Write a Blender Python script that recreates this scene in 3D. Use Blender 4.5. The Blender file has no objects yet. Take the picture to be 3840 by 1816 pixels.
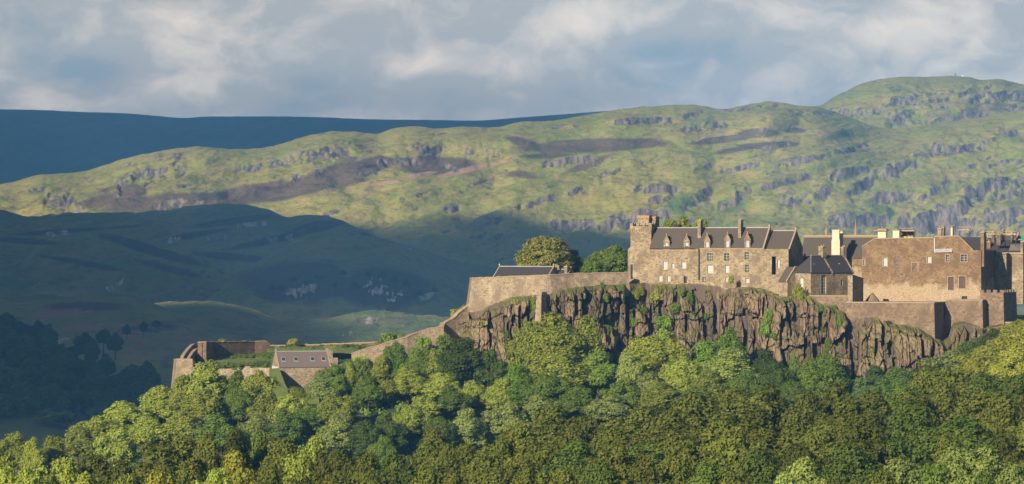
import bpy, bmesh, math, random
import numpy as np

# ------------------------------------------------------------------ camera, light, exposure
HAZE = 8.0e-5
F, CX, CY, ZC = 13714.3, 1920.0, 908.0, 95.0      # focal length in photo pixels, picture centre, eye height
SC = bpy.context.scene
COL = SC.collection
cam = bpy.data.objects.new("camera", bpy.data.cameras.new("camera"))
COL.objects.link(cam)
cam.data.sensor_width = 36.0
cam.data.lens = F / 3840.0 * 36.0
cam.data.clip_start = 1.0
cam.data.clip_end = 40000.0
cam.location = (0, 0, ZC)
cam.rotation_euler = (math.radians(90), 0, 0)
SC.camera = cam

SUN_EL, SUN_AZ = math.radians(21.0), math.radians(212.0)    # azimuth clockwise from +Y: behind the camera, to its left
SUN = np.array([math.sin(SUN_AZ) * math.cos(SUN_EL), math.cos(SUN_AZ) * math.cos(SUN_EL), math.sin(SUN_EL)])
sun_data = bpy.data.lights.new("sun", "SUN")
sun_data.energy = 5.0
sun_data.angle = math.radians(0.5)
sun_data.color = (1.0, 0.86, 0.66)
sun = bpy.data.objects.new("sun", sun_data)
COL.objects.link(sun)
from mathutils import Vector
sun.rotation_euler = Vector(SUN).to_track_quat("Z", "Y").to_euler()
sun.location = (-400, -600, 500)

SC.view_settings.view_transform = "Standard"
SC.view_settings.look = "None"
SC.view_settings.exposure = 0.75
SC.view_settings.gamma = 1.0
SC.view_settings.use_curve_mapping = False
SC.render.engine = "CYCLES"
SC.cycles.max_bounces = 5
SC.cycles.diffuse_bounces = 1
SC.cycles.glossy_bounces = 2
SC.cycles.transmission_bounces = 3
SC.cycles.volume_bounces = 0
SC.cycles.transparent_max_bounces = 24
SC.cycles.use_denoising = True
SC.cycles.caustics_reflective = False
SC.cycles.caustics_refractive = False


# ------------------------------------------------------------------ node helper
class NT:
    def __init__(s, tree):
        s.t = tree
        s.t.nodes.clear()

    def n(s, typ, ins=None, **props):
        nd = s.t.nodes.new(typ)
        for k, v in props.items():
            setattr(nd, k, v)
        for k, v in (ins or {}).items():
            s.set(nd.inputs[k], v)
        return nd

    def set(s, sock, v):
        if isinstance(v, bpy.types.NodeSocket):
            s.t.links.new(v, sock)
        elif isinstance(v, (tuple, list)) and len(v) == 3 and sock.type == "RGBA":
            sock.default_value = (*v, 1.0)
        else:
            sock.default_value = v

    def m(s, op, a, b=0.0, c=0.0, clamp=False):
        nd = s.n("ShaderNodeMath", {0: a, 1: b, 2: c}, operation=op)
        nd.use_clamp = clamp
        return nd.outputs[0]

    def mix(s, f, a, b, blend="MIX"):
        nd = s.n("ShaderNodeMix", data_type="RGBA", blend_type=blend)
        s.set(nd.inputs[0], f); s.set(nd.inputs[6], a); s.set(nd.inputs[7], b)
        return nd.outputs[2]

    def ramp(s, v, lo, hi, a=0.0, b=1.0, smooth=True):
        nd = s.n("ShaderNodeMapRange", {0: v, 1: lo, 2: hi, 3: a, 4: b})
        nd.interpolation_type = "SMOOTHSTEP" if smooth else "LINEAR"
        return nd.outputs[0]

    def noise(s, vec, scale, detail=4.0, rough=0.55, dist=0.0, out=0):
        nd = s.n("ShaderNodeTexNoise", {"Vector": vec, "Scale": scale, "Detail": detail, "Roughness": rough, "Distortion": dist})
        return nd.outputs[out]

    def vmap(s, vec, scale=(1, 1, 1), loc=(0, 0, 0), rot=(0, 0, 0)):
        return s.n("ShaderNodeMapping", {"Vector": vec, "Location": loc, "Rotation": rot, "Scale": scale}).outputs[0]


def new_mat(name):
    m = bpy.data.materials.new(name)
    m.use_nodes = True
    return m, NT(m.node_tree)


# ------------------------------------------------------------------ world: evening sky with broken cloud
world = bpy.data.worlds.new("World")
SC.world = world
world.use_nodes = True
w = NT(world.node_tree)
tc = w.n("ShaderNodeTexCoord")
D = tc.outputs["Generated"]
sky = w.n("ShaderNodeTexSky", sky_type="NISHITA")
sky.sun_disc = False
sky.sun_elevation = SUN_EL
sky.sun_rotation = SUN_AZ
sky.altitude = 100
sky.air_density = 1.0
sky.dust_density = 1.5
sky.ozone_density = 1.5
sep = w.n("ShaderNodeSeparateXYZ", {0: D})
dx, dy, dz = sep.outputs
P1 = w.vmap(D, (30, 30, 48), (1.3, 0.2, 0.4))
warp = w.n("ShaderNodeVectorMath", {0: w.noise(P1, 1.2, 4, 0.5, 0, 1), 1: (0.5, 0.5, 0.5)}, operation="SUBTRACT").outputs[0]
warp = w.n("ShaderNodeVectorMath", {0: warp, 3: 0.9}, operation="SCALE").outputs[0]
P2 = w.n("ShaderNodeVectorMath", {0: P1, 1: warp}, operation="ADD").outputs[0]
nb = w.noise(P2, 1.0, 12, 0.55)
P3 = w.n("ShaderNodeVectorMath", {0: P2, 1: (-0.10, 0.0, 0.20)}, operation="ADD").outputs[0]
nb2 = w.noise(P3, 1.0, 12, 0.55)


def blob(px, py, rx, ry, amp):       # a cloud bank (or a gap) seen in a given direction
    ax, az = (px - CX) / F, (CY - py) / F
    a = w.m("DIVIDE", w.m("SUBTRACT", dx, ax), rx / F)
    b = w.m("DIVIDE", w.m("SUBTRACT", dz, az), ry / F)
    r2 = w.m("ADD", w.m("MULTIPLY", a, a), w.m("MULTIPLY", b, b))
    g = w.m("MULTIPLY", w.m("POWER", 2.718, w.m("MULTIPLY", r2, -1.0)), amp)
    return w.m("MULTIPLY", g, w.m("GREATER_THAN", dy, 0.0))


bl = None
for args in [(700, 90, 240, 75, .26), (1080, 120, 260, 70, .20), (2150, 80, 210, 90, .30), (2390, 70, 260, 100, .18),
             (1850, 260, 260, 60, .26), (1560, 235, 150, 40, .12), (3350, 150, 330, 90, .28), (3650, 80, 220, 90, .20),
             (2900, 290, 120, 70, .16), (600, 290, 190, 90, .16), (200, 390, 120, 60, .18), (330, 265, 190, 60, -.30), (2560, 200, 260, 60, -.10),
             (420, 120, 120, 60, -.14), (2700, 190, 200, 90, -.16), (1250, 350, 420, 90, -.10), (1380, 110, 160, 90, -.16), (60, 130, 200, 90, -.08),
             (2300, 300, 200, 60, -.12)]:
    g = blob(*args)
    bl = g if bl is None else w.m("ADD", bl, g)
dens = w.m("ADD", nb, bl)
lit = w.m("SUBTRACT", nb, nb2)
bright = w.m("ADD", w.ramp(dens, 0.40, 0.92, 0.0, 0.85), w.m("MULTIPLY", lit, 1.9), clamp=True)
cov = w.ramp(dens, 0.18, 0.46)
high = w.ramp(dz, 0.07, 0.32)                               # the cloud bank thins overhead, where blue shows through
cov = w.m("MULTIPLY", cov, w.m("SUBTRACT", 1.0, w.m("MULTIPLY", high, w.ramp(nb, 0.64, 0.50))))
cov = w.m("MULTIPLY", cov, w.ramp(dy, -0.15, 0.45))         # clear towards the low sun behind the camera
ccol = w.mix(bright, (9.4, 9.2, 8.8), (18.5, 15.8, 13.0))
sk = w.mix(cov, w.mix(w.ramp(dz, 0.0, 0.25), (6.6, 7.8, 8.6), sky.outputs[0]), ccol)
bg = w.n("ShaderNodeBackground", {0: sk, 1: 0.036})
w.t.links.new(bg.outputs[0], w.n("ShaderNodeOutputWorld").inputs[0])


# ------------------------------------------------------------------ numpy noise
def _hash(ix, iy, seed):
    h = (ix.astype(np.int64) * 374761393 + iy.astype(np.int64) * 668265263 + seed * 974634777) & 0x7FFFFFFF
    h = ((h ^ (h >> 13)) * 1274126177) & 0x7FFFFFFF
    return ((h ^ (h >> 16)) & 0xFFFF) / 65535.0


def gnoise(x, y, seed=0):            # gradient noise, about -1..1
    x = np.asarray(x, float); y = np.asarray(y, float)
    ix, iy = np.floor(x), np.floor(y)
    fx, fy = x - ix, y - iy
    u, v = fx * fx * fx * (fx * (fx * 6 - 15) + 10), fy * fy * fy * (fy * (fy * 6 - 15) + 10)

    def g(ox, oy):
        a = _hash(ix + ox, iy + oy, seed) * 6.28318
        return np.cos(a) * (fx - ox) + np.sin(a) * (fy - oy)
    a, b, c, d = g(0, 0), g(1, 0), g(0, 1), g(1, 1)
    return (a * (1 - u) * (1 - v) + b * u * (1 - v) + c * (1 - u) * v + d * u * v) * 1.5


def fbm(x, y, seed=0, octs=5, gain=0.5):
    t, a, n = 0.0, 1.0, 0.0
    for k in range(octs):
        t = t + a * gnoise(x * 2 ** k, y * 2 ** k, seed + k * 17)
        n += a
        a *= gain
    return t / n


def ridged(x, y, seed=0, octs=4):
    t, a, n = 0.0, 1.0, 0.0
    for k in range(octs):
        t = t + a * (1 - 2 * np.abs(gnoise(x * 2 ** k, y * 2 ** k, seed + k * 31)))
        n += a
        a *= 0.5
    return t / n


def sstep(a, b, x):
    t = np.clip((x - a) / (b - a), 0, 1)
    return t * t * (3 - 2 * t)


def curve(pts, x):                   # smooth interpolation of a polyline
    p = np.array(pts, float)
    xs, ys = p[:, 0], p[:, 1]
    d = np.gradient(ys, xs)
    x = np.clip(np.asarray(x, float), xs[0], xs[-1])
    i = np.clip(np.searchsorted(xs, x) - 1, 0, len(xs) - 2)
    h = xs[i + 1] - xs[i]
    t = (x - xs[i]) / h
    # limit the slopes so that the curve does not overshoot
    s = np.diff(ys) / np.diff(xs)
    for k in range(len(xs)):
        lim = 3 * min(abs(s[max(k - 1, 0)]), abs(s[min(k, len(s) - 1)]))
        d[k] = np.clip(d[k], -lim, lim)
    return ((2 * t**3 - 3 * t**2 + 1) * ys[i] + (t**3 - 2 * t**2 + t) * h * d[i]
            + (-2 * t**3 + 3 * t**2) * ys[i + 1] + (t**3 - t**2) * h * d[i + 1])


def P(x, y, Y):
    return np.array([(x - CX) / F * Y, Y, ZC - (y - CY) / F * Y])


# ------------------------------------------------------------------ object helpers
def tag(o, label=None, cat=None, group=None, kind=None):
    for k, v in (("label", label), ("category", cat), ("group", group), ("kind", kind)):
        if v:
            o[k] = v
    return o


def link(name, me, mat=None, parent=None, loc=(0, 0, 0)):
    o = bpy.data.objects.new(name, me)
    COL.objects.link(o)
    o.location = loc
    if parent:
        o.parent = parent
    if mat is not None and len(me.materials) == 0:
        for mm in (mat if isinstance(mat, (list, tuple)) else [mat]):
            me.materials.append(mm)
    return o


def grid_mesh(name, X, Y, Z, attrs=None, smooth=True, flip=False):
    nr, nc = X.shape
    me = bpy.data.meshes.new(name)
    V = np.stack([X, Y, Z], -1).reshape(-1, 3)
    i = np.arange(nr * nc).reshape(nr, nc)
    q = np.stack([i[:-1, :-1], i[:-1, 1:], i[1:, 1:], i[1:, :-1]], -1).reshape(-1, 4)
    if flip:
        q = q[:, ::-1]
    me.vertices.add(len(V)); me.vertices.foreach_set("co", V.ravel())
    me.loops.add(q.size); me.loops.foreach_set("vertex_index", q.ravel().astype(np.int32))
    me.polygons.add(len(q)); me.polygons.foreach_set("loop_start", np.arange(0, q.size, 4, dtype=np.int32))
    me.polygons.foreach_set("use_smooth", np.full(len(q), smooth))
    me.update(calc_edges=True)
    for k, v in (attrs or {}).items():
        a = me.attributes.new(k, "FLOAT", "POINT")
        a.data.foreach_set("value", np.asarray(v, np.float32).ravel())
    return me


def tri_mesh(name, V, T, smooth=False):
    V = np.asarray(V, np.float32); T = np.asarray(T, np.int32)
    me = bpy.data.meshes.new(name)
    me.vertices.add(len(V)); me.vertices.foreach_set("co", V.ravel())
    me.loops.add(T.size); me.loops.foreach_set("vertex_index", T.ravel())
    k = T.shape[1]
    me.polygons.add(len(T)); me.polygons.foreach_set("loop_start", np.arange(0, T.size, k, dtype=np.int32))
    me.polygons.foreach_set("use_smooth", np.full(len(T), smooth))
    me.update(calc_edges=True)
    return me


# ------------------------------------------------------------------ air
bmz = bmesh.new()
bmesh.ops.create_cube(bmz, size=1.0)
me = bpy.data.meshes.new("haze")
bmz.to_mesh(me); bmz.free()
hm, t = new_mat("haze_air")
t.t.links.new(t.n("ShaderNodeVolumePrincipled", {"Color": (0.15, 0.46, 0.95), "Density": HAZE, "Anisotropy": 0.0}).outputs[0],
              t.n("ShaderNodeOutputMaterial").inputs["Volume"])
haze = link("haze", me, hm, loc=(0, 5420, 229))
haze.scale = (9000, 11840, 462)
tag(haze, "thin blue evening haze over the far hills", kind="stuff")

# ------------------------------------------------------------------ materials of the land
def hill_mat(name, grass, grass2, dry, heather, rock, rock2, green, scree, bump=0.6, fine=0.08):
    m, t = new_mat(name)
    pos = t.n("ShaderNodeNewGeometry").outputs["Position"]
    at = lambda k: t.n("ShaderNodeAttribute", attribute_name=k).outputs["Fac"]
    n1 = t.noise(t.vmap(pos, (1, .5, 1.5)), 0.006, 6, 0.6)
    n2 = t.noise(t.vmap(pos, (1, .5, 2)), 0.03, 6, 0.65)
    n3 = t.noise(t.vmap(pos, (1, .6, 2)), fine, 5, 0.7)
    c = t.mix(t.ramp(n1, .40, .62), grass, grass2)
    c = t.mix(t.m("MULTIPLY", t.ramp(n2, .45, .65), .75), c, dry)
    c = t.mix(t.m("MULTIPLY", t.ramp(n3, .50, .68), .6), c, heather)
    n5 = t.noise(t.vmap(pos, (1, .35, 1.6), (0, 0, 0), (0, math.radians(-12), 0)), 0.022, 7, 0.68)
    c = t.mix(t.m("MULTIPLY", t.ramp(n5, .54, .70), .55), c, heather)
    c = t.mix(at("green"), c, green)
    hf = t.m("ADD", at("heather"), t.m("MULTIPLY", t.m("SUBTRACT", n2, .5), .9))
    c = t.mix(t.m("MULTIPLY", t.ramp(hf, .30, .68), .92), c, heather)
    c = t.mix(t.ramp(t.m("ADD", at("scree"), t.m("MULTIPLY", t.m("SUBTRACT", n3, .5), 1.2)), .4, .6), c, scree)
    rf = t.m("ADD", at("rock"), t.m("MULTIPLY", t.m("SUBTRACT", n3, .5), 1.1))
    n4 = t.noise(t.vmap(pos, (1, .4, .25)), 0.16, 4, 0.6)
    rc = t.mix(t.ramp(n4, .35, .65), rock, rock2)
    c = t.mix(t.ramp(rf, .42, .62), c, rc)
    b = t.n("ShaderNodeBump", {"Strength": bump, "Distance": 6.0, "Height": t.m("ADD", n3, t.m("MULTIPLY", n2, 1.5))})
    bs = t.n("ShaderNodeBsdfPrincipled", {"Base Color": c, "Roughness": 0.95, "Normal": b.outputs[0]})
    bs.inputs["Specular IOR Level"].default_value = 0.1
    t.t.links.new(bs.outputs[0], t.n("ShaderNodeOutputMaterial").inputs[0])
    return m


M_HILL = hill_mat("hill_grass", (.212, .232, .042), (.285, .265, .058), (.33, .26, .095), (.105, .072, .050),
                  (.235, .19, .155), (.065, .055, .052), (.075, .155, .040), (.38, .235, .17))
M_MOOR = hill_mat("moor", (.04, .065, .03), (.055, .07, .034), (.07, .07, .036), (.03, .04, .028), (.1, .09, .08),
                  (.06, .05, .05), (.06, .09, .04), (.1, .09, .07), 0.3, 0.02)
M_FOOT = hill_mat("foothill_grass", (.12, .165, .055), (.21, .205, .08), (.23, .175, .10), (.060, .042, .042),
                  (.55, .50, .47), (.16, .14, .14), (.06, .11, .035), (.25, .13, .15))


def ellipses(px, py, lst):
    r = np.zeros_like(px)
    for cx, cy, rx, ry, rot, a in lst:
        c, s = math.cos(math.radians(rot)), math.sin(math.radians(rot))
        dx, dy = px - cx, -(py - cy)
        u, v = (dx * c + dy * s) / rx, (-dx * s + dy * c) / ry
        r = np.maximum(r, a * np.exp(-(u * u + v * v) ** 1.5))
    return r


# crags traced as lines on the slopes: (x0, y0, x1, y1, thickness)
MAIN_CRAGS = [(551,601,708,582,8),(477,620,521,608,6),(440,701,521,652,14),(521,649,693,642,13),(432,739,454,724,10),(171,739,253,754,14),(253,761,328,795,12),(879,634,961,627,9),(961,627,1088,597,9),(1073,592,1341,567,16),(1080,664,1222,634,7),
 (1535,552,1654,552,9),(1415,612,1572,582,9),(1669,590,1728,627,8),(1743,567,1803,560,9),(1825,582,1885,567,11),(581,772,767,765,12),(2300,463,2486,446,9),(2486,456,2628,426,9),(2561,485,2732,459,10),(2710,418,2918,391,7),(2069,478,2181,474,5),(2993,424,3187,418,7),(3187,428,3313,440,8),
 (2032,620,2218,590,8),(1920,783,2002,769,6),(2002,757,2218,705,8),(2382,709,2538,709,11),(2248,858,2337,813,15),(2337,813,2516,798,13),(2076,858,2248,835,13),(2553,769,2665,724,14),(2702,649,2851,612,7),(2762,746,2814,709,11),(2926,620,3261,545,7),(2851,709,3037,664,8),(3112,664,3261,642,12),
 (3179,716,3283,672,16),(3283,664,3485,590,16),(3485,560,3753,538,15),(3740,505,3840,495,8),(2926,754,3112,724,15),(2690,775,2770,750,10),(3276,739,3410,739,13),(3417,754,3559,702,13),(3634,627,3840,612,6),(3619,754,3723,694,20),(3723,712,3860,705,24),(3485,828,3634,784,18),(3105,828,3336,821,17),(3373,835,3671,848,24),
 (3693,800,3860,798,18),(2430,760,2520,735,10),(1330,660,1420,640,6),(640,700,760,690,5),(100,720,170,708,6),(2250,660,2330,640,6),(2860,560,2960,540,5),(1760,690,1850,672,5),(1500,745,1620,725,5),(2600,640,2680,615,7)]
DOME_CRAGS = [(3320,390,3440,389,13),(3440,398,3723,326,7),(3328,446,3485,426,20),(3462,448,3596,441,14),(3596,433,3860,402,14),(3634,383,3860,359,16),(2993,422,3187,415,8),(3187,422,3313,415,10),(3216,422,3231,463,6),(3100,360,3200,345,5),(3480,352,3600,345,6)]


def cragfield(PX, PY, lines, seed):
    rock = np.zeros_like(PX); lift = np.zeros_like(PX)
    wob = 7 * fbm(PX / 60.0, PY / 40.0, seed, 3) + 3 * fbm(PX / 14.0, PY / 20.0, seed + 1, 2)
    brk = np.clip(.62 + 1.5 * fbm(PX / 42.0, PY / 22.0, seed + 2, 4), 0, 1.15)
    for x0, y0, x1, y1, th in lines:
        L = math.hypot(x1 - x0, y1 - y0)
        ux, uy = (x1 - x0) / L, (y1 - y0) / L
        m = (PX > min(x0, x1) - 6 * th) & (PX < max(x0, x1) + 6 * th) & (PY > min(y0, y1) - 6 * th) & (PY < max(y0, y1) + 6 * th)
        if not m.any():
            continue
        X, Y, wb = PX[m], PY[m], wob[m]
        t = ((X - x0) * ux + (Y - y0) * uy) / L
        d = (X - x0) * uy - (Y - y0) * ux + wb * min(th / 9.0, 1.4)          # up the slope is positive
        ins = sstep(-.10, .08, t) * (1 - sstep(.92, 1.10, t))
        rock[m] = np.maximum(rock[m], np.exp(-(d / (1.05 * th)) ** 4) * ins * brk[m])
        lift[m] += .55 * th * np.tanh(d / (th * .55)) * np.exp(-np.abs(d) / (3.2 * th)) * ins * (.4 + .6 * brk[m])
    return rock, lift


def hill(name, crest, Yc, Yf, yfoot, x0, x1, nc, nr, mat, relief=8.0, band=(0, 0, 0), heather=(), green=(), scree=(), crags=(),
         dents=(), faces=(), lines=(), seed=1, back=900.0, label=None, power=.6):
    px = np.linspace(x0, x1, nc)
    s = np.linspace(0, 1, nr)
    sb = np.linspace(0, 1, 14)[1:]
    yc = curve(crest, px)
    Ycx = Yc + 60 * fbm(px / 700.0, px * 0, seed + 3, 3)
    zc = ZC - (yc - CY) / F * Ycx
    nzc = (.9 if mat is M_MOOR and Yc > 5000 else 1.7) * fbm(px / 55.0, px * 0 + 1, seed + 4, 4)
    zf = np.full(nc, ZC - (yfoot - CY) / F * Yf) if not isinstance(yfoot, list) else ZC - (curve(yfoot, px) - CY) / F * Yf
    zf = np.minimum(zf, zc - 1)
    S = s[:, None]
    Yg = Yf + (Ycx[None] - Yf) * S
    Xg = (px - CX)[None] / F * Yg
    g = S * (1 + power - power * S)
    Zg = zf[None] + (zc - zf)[None] * g + nzc[None] * S ** 14
    H = (zc - zf)[None]
    env = sstep(0, .10, S) * (1 - S ** 4) * np.clip(H / 90.0, 0.05, 1.3)
    # long soft knolls and hollows, stretched along the dip of the strata (up to the right)
    a, b = Xg + 0.0 * Yg, Zg - 0.22 * Xg
    k = fbm(a / 260.0, b / 42.0, seed, 4) * 1.5
    Zg = Zg + env * relief * k
    b3 = Zg - .30 * Xg
    Zg = Zg + env * relief * .95 * fbm(a / 250.0 + .4 * k, b3 / 25.0, seed + 9, 4)
    Zg = Zg + env * relief * .22 * ridged(a / 120.0, b3 / 30.0, seed + 19, 3)
    Zg = Zg - env * relief * .45 * sstep(.35, .95, ridged((Xg + .5 * Zg) / 170.0, b / 130.0, seed + 14, 2))      # gullies
    rock = np.zeros_like(Zg)
    if band[0]:
        per, amt, thr = band
        tilt = .20 + .16 * gnoise(Xg / 420.0, Zg / 160.0, seed + 77)
        bb = Zg - tilt * Xg + per * 1.5 * fbm(a / 210.0, b / 70.0, seed + 5, 4) + per * .22 * fbm(a / 26.0, b / 30.0, seed + 6, 3)
        p = bb / per
        fr = p - np.floor(p)
        lane = np.floor(p)
        cut = .60 + .22 * _hash(lane, lane * 0, seed)
        steep = np.where(fr < cut, fr / cut * .38, .38 + (fr - cut) / (1 - cut) * .62)
        fr2 = (fr - cut) / (1 - cut)
        mask = sstep(thr, thr + .25, fbm(a / (120.0 + 160 * _hash(lane, lane * 0 + 3, seed)) + lane * 7.3, lane * 3.7, seed + 21, 3) + .45 * fbm(a / 34.0, b / 20.0, seed + 40, 3))
        cr = ellipses(px[None] + 0 * Zg, CY - (Zg - ZC) * F / Yg, crags) * (.45 + 1.1 * fbm(a / 45.0, b / 25.0, seed + 44, 3))
        mask = np.clip(mask + cr, 0, 1)
        dz = (steep - fr) * per * amt * mask * env
        Zg = Zg + dz
        rock = mask * sstep(-.1, .15, fr2) * (1 - sstep(.85, 1.0, fr2))
    # broken rock and tussock
    Zg = Zg + env * relief * .15 * ridged(Xg / 50.0 + .3 * k, b3 / 9.0, seed + 51, 3) * sstep(-.3, .4, fbm(Xg / 200.0, b / 60.0, seed + 52, 2))
    Zg = Zg + env * relief * .14 * fbm(Xg / 16.0, b / 6.0, seed + 50, 3)
    rough = np.abs(fbm(Xg / 10.0, b / 14.0, seed + 60, 3))
    Zg = Zg - rock * rough * 7.0
    if lines:
        lr_, ll_ = cragfield(px[None] + 0 * Zg, CY - (Zg - ZC) * F / Yg, lines, seed + 300)
        Zg = Zg + ll_ * (1 - S ** 6)
        rock = np.maximum(rock, lr_)
        Zg = Zg - lr_ * 3.0 * np.abs(fbm(Xg / 9.0, b / 26.0, seed + 61, 3))
    for cx, cy, rx, ry, rot, dep in dents:
        Zg = Zg + dep * ellipses(px[None] + 0 * Zg, CY - (Zg - ZC) * F / Yg, [(cx, cy, rx, ry, rot, 1.0)])
    # back slope
    B = sb[:, None]
    Yb = Ycx[None] + back * B
    Xb = (px - CX)[None] / F * Yb
    Zb = zc[None] + (np.minimum(zf, zc * .4) - zc)[None] * (B ** 1.6) + nzc[None] * (1 - B) ** 8
    # apron from the foot down to the plain
    A = np.linspace(1, 0, 6)[:-1, None]
    Ya = Yf - A * (np.maximum(zf, 0) / .22 + 20)[None]
    Xa = (px - CX)[None] / F * Ya
    Za = zf[None] * (1 - A) - 4 * A + np.minimum(Zg[0] - zf, 0)[None] * (1 - A)
    na = len(A)
    X = np.vstack([Xa, Xg, Xb]); Y = np.vstack([Ya, Yg, Yb]); Z = np.vstack([Za, Zg, Zb])
    PX = CX + X / Y * F; PY = CY - (Z - ZC) * F / Y
    z0 = np.zeros_like(Zb)
    # steepness in true metres
    dzy = np.gradient(Zg, axis=0) / np.maximum(np.gradient(Yg, axis=0), .2)
    rk = np.clip(rock * .95 + sstep(.75, 1.5, np.abs(dzy)) * .55, 0, 1)
    if faces:
        rk = np.maximum(rk, ellipses(PX[na:na + nr], PY[na:na + nr], faces) * (.35 + 1.3 * fbm(PX[na:na + nr] / 18.0, PY[na:na + nr] / 30.0, seed + 90, 3)))
    if crags and not band[0]:
        rk = np.maximum(rk, ellipses(PX[na:na + nr], PY[na:na + nr], crags))
    at = {"rock": np.vstack([Za * 0, rk, z0]), "heather": ellipses(PX, PY, heather), "green": ellipses(PX, PY, green), "scree": ellipses(PX, PY, scree)}
    # skirt down to the plain in front of the foot
    me = grid_mesh(name, X, Y, Z, at)
    o = link(name, me, mat)
    tag(o, label, kind="structure")
    return o


# the plain, one sheet to the horizon
gm, t = new_mat("plain_grass")
pos = t.n("ShaderNodeNewGeometry").outputs["Position"]
c = t.mix(t.ramp(t.noise(pos, .004, 4), .4, .6), (.06, .09, .03), (.10, .11, .045))
t.t.links.new(t.n("ShaderNodeBsdfPrincipled", {"Base Color": c, "Roughness": .95}).outputs[0], t.n("ShaderNodeOutputMaterial").inputs[0])
gx, gy = np.meshgrid(np.linspace(-4400, 4400, 12), np.linspace(-450, 11250, 20))
tag(link("ground", grid_mesh("ground", gx, gy, gx * 0.0), gm), kind="structure")

hill("moor_ridge", [(-900, 400), (-300, 405), (0, 410), (150, 413), (300, 420), (480, 426), (600, 436), (700, 443), (760, 438), (850, 437), (1000, 437),
     (1200, 440), (1400, 448), (1600, 450), (1800, 452), (1950, 441), (2100, 430), (2300, 415), (2500, 410), (3000, 430), (4700, 520)],
     9400, 8000, 800, -900, 4700, 420, 90, M_MOOR, relief=16, seed=3, back=1500, label="long dark moorland ridge on the skyline at the left")

hill("summit_hill", [(2300, 600), (2800, 430), (2950, 405), (3040, 398), (3085, 392), (3120, 368), (3180, 338), (3250, 308), (3320, 294), (3400, 288), (3480, 289), (3560, 285),
     (3620, 287), (3680, 300), (3740, 297), (3790, 306), (3840, 316), (3950, 335), (4200, 400), (4700, 560)],
     6700, 6150, 590, 2300, 4700, 620, 170, M_HILL, relief=7, band=(18, .8, .38), seed=11, back=700,
     crags=[(3150, 425, 190, 20, 2, 1), (3480, 420, 200, 42, 16, 1), (3720, 380, 160, 40, 20, 1), (3600, 450, 170, 25, 18, 1)],
     green=[(3300, 340, 200, 18, 10, .35)], lines=DOME_CRAGS, heather=[(3700, 410, 180, 40, 15, .55), (3620, 350, 120, 14, 5, .4), (3420, 330, 200, 14, 10, .4)],
     scree=[(3070, 500, 20, 12, -40, .9)], label="rounded rocky summit dome above the castle at the right")

crest = [(-900, 860), (-400, 790), (-120, 730), (0, 692), (60, 680), (140, 657), (220, 651), (320, 642), (390, 620), (450, 600), (550, 577), (640, 560), (690, 553), (740, 550), (790, 553),
         (860, 559), (980, 555), (1060, 538), (1150, 510), (1200, 500), (1250, 493), (1330, 494), (1420, 501), (1480, 481), (1560, 474), (1640, 482),
         (1740, 475), (1800, 478), (1870, 476), (1960, 456), (2050, 455), (2150, 440), (2250, 423), (2330, 408), (2400, 400), (2480, 397), (2560, 392), (2640, 398), (2690, 408), (2720, 408), (2780, 396),
         (2830, 388), (2880, 380), (2930, 385), (3000, 397), (3060, 400), (3110, 412), (3200, 446), (3300, 478), (3380, 482), (3500, 464), (3640, 445), (3740, 427), (3840, 410), (4000, 385), (4300, 380), (4700, 430)]
hill("main_hill", crest, 6000, 5150, 1060, -900, 4700, 1150, 330, M_HILL, relief=14, band=(17, .8, .38), seed=7, back=800,
     crags=[(3300, 740, 300, 90, 12, .18), (3650, 700, 260, 120, 14, .25), (2800, 730, 260, 80, 14, .15)],
     heather=[(2230, 545, 330, 28, 2, 1), (1990, 545, 120, 20, -18, .9), (2050, 585, 110, 12, 2, .9), (1640, 620, 160, 40, 0, 1), (1380, 625, 140, 34, 14, .9), (1250, 670, 150, 50, 8, .9), (1000, 722, 280, 42, 8, 1), (640, 765, 330, 44, 4, 1), (420, 745, 170, 34, 12, .8),
              (700, 760, 250, 34, 4, .9), (440, 720, 160, 40, 10, .6), (2210, 615, 110, 18, 20, .9), (2840, 500, 90, 20, 0, 1), (2700, 525, 150, 14, 6, 1), (2880, 545, 130, 14, 2, 1), (2740, 565, 90, 12, 10, .8), (2980, 490, 50, 14, 0, .9),
              (1950, 655, 120, 18, -6, .7), (3200, 570, 150, 10, 8, .5), (2950, 600, 120, 12, 12, .5), (1260, 640, 110, 36, 30, .8), (140, 760, 160, 26, 10, .5)],
     green=[(2550, 770, 70, 40, 20, .9), (2740, 775, 60, 28, 10, .9), (2650, 830, 300, 40, 0, .5), (3250, 800, 120, 70, 20, .35), (2200, 560, 260, 60, 0, .25)],
     scree=[(1740, 640, 130, 12, 14, 1), (1580, 655, 70, 9, 10, .9), (1440, 688, 90, 7, 8, .9), (1880, 610, 60, 6, 12, .8), (2680, 490, 60, 5, 30, .8), (2630, 520, 50, 5, 25, .7), (3070, 500, 18, 14, -40, .7)],
     lines=MAIN_CRAGS, dents=[(1640, 600, 150, 50, 0, -10), (2250, 540, 250, 30, 0, -6), (1000, 720, 250, 30, 8, -6)],
     label="broad sunlit grassy hill with bands of crag and dark heather")

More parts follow.
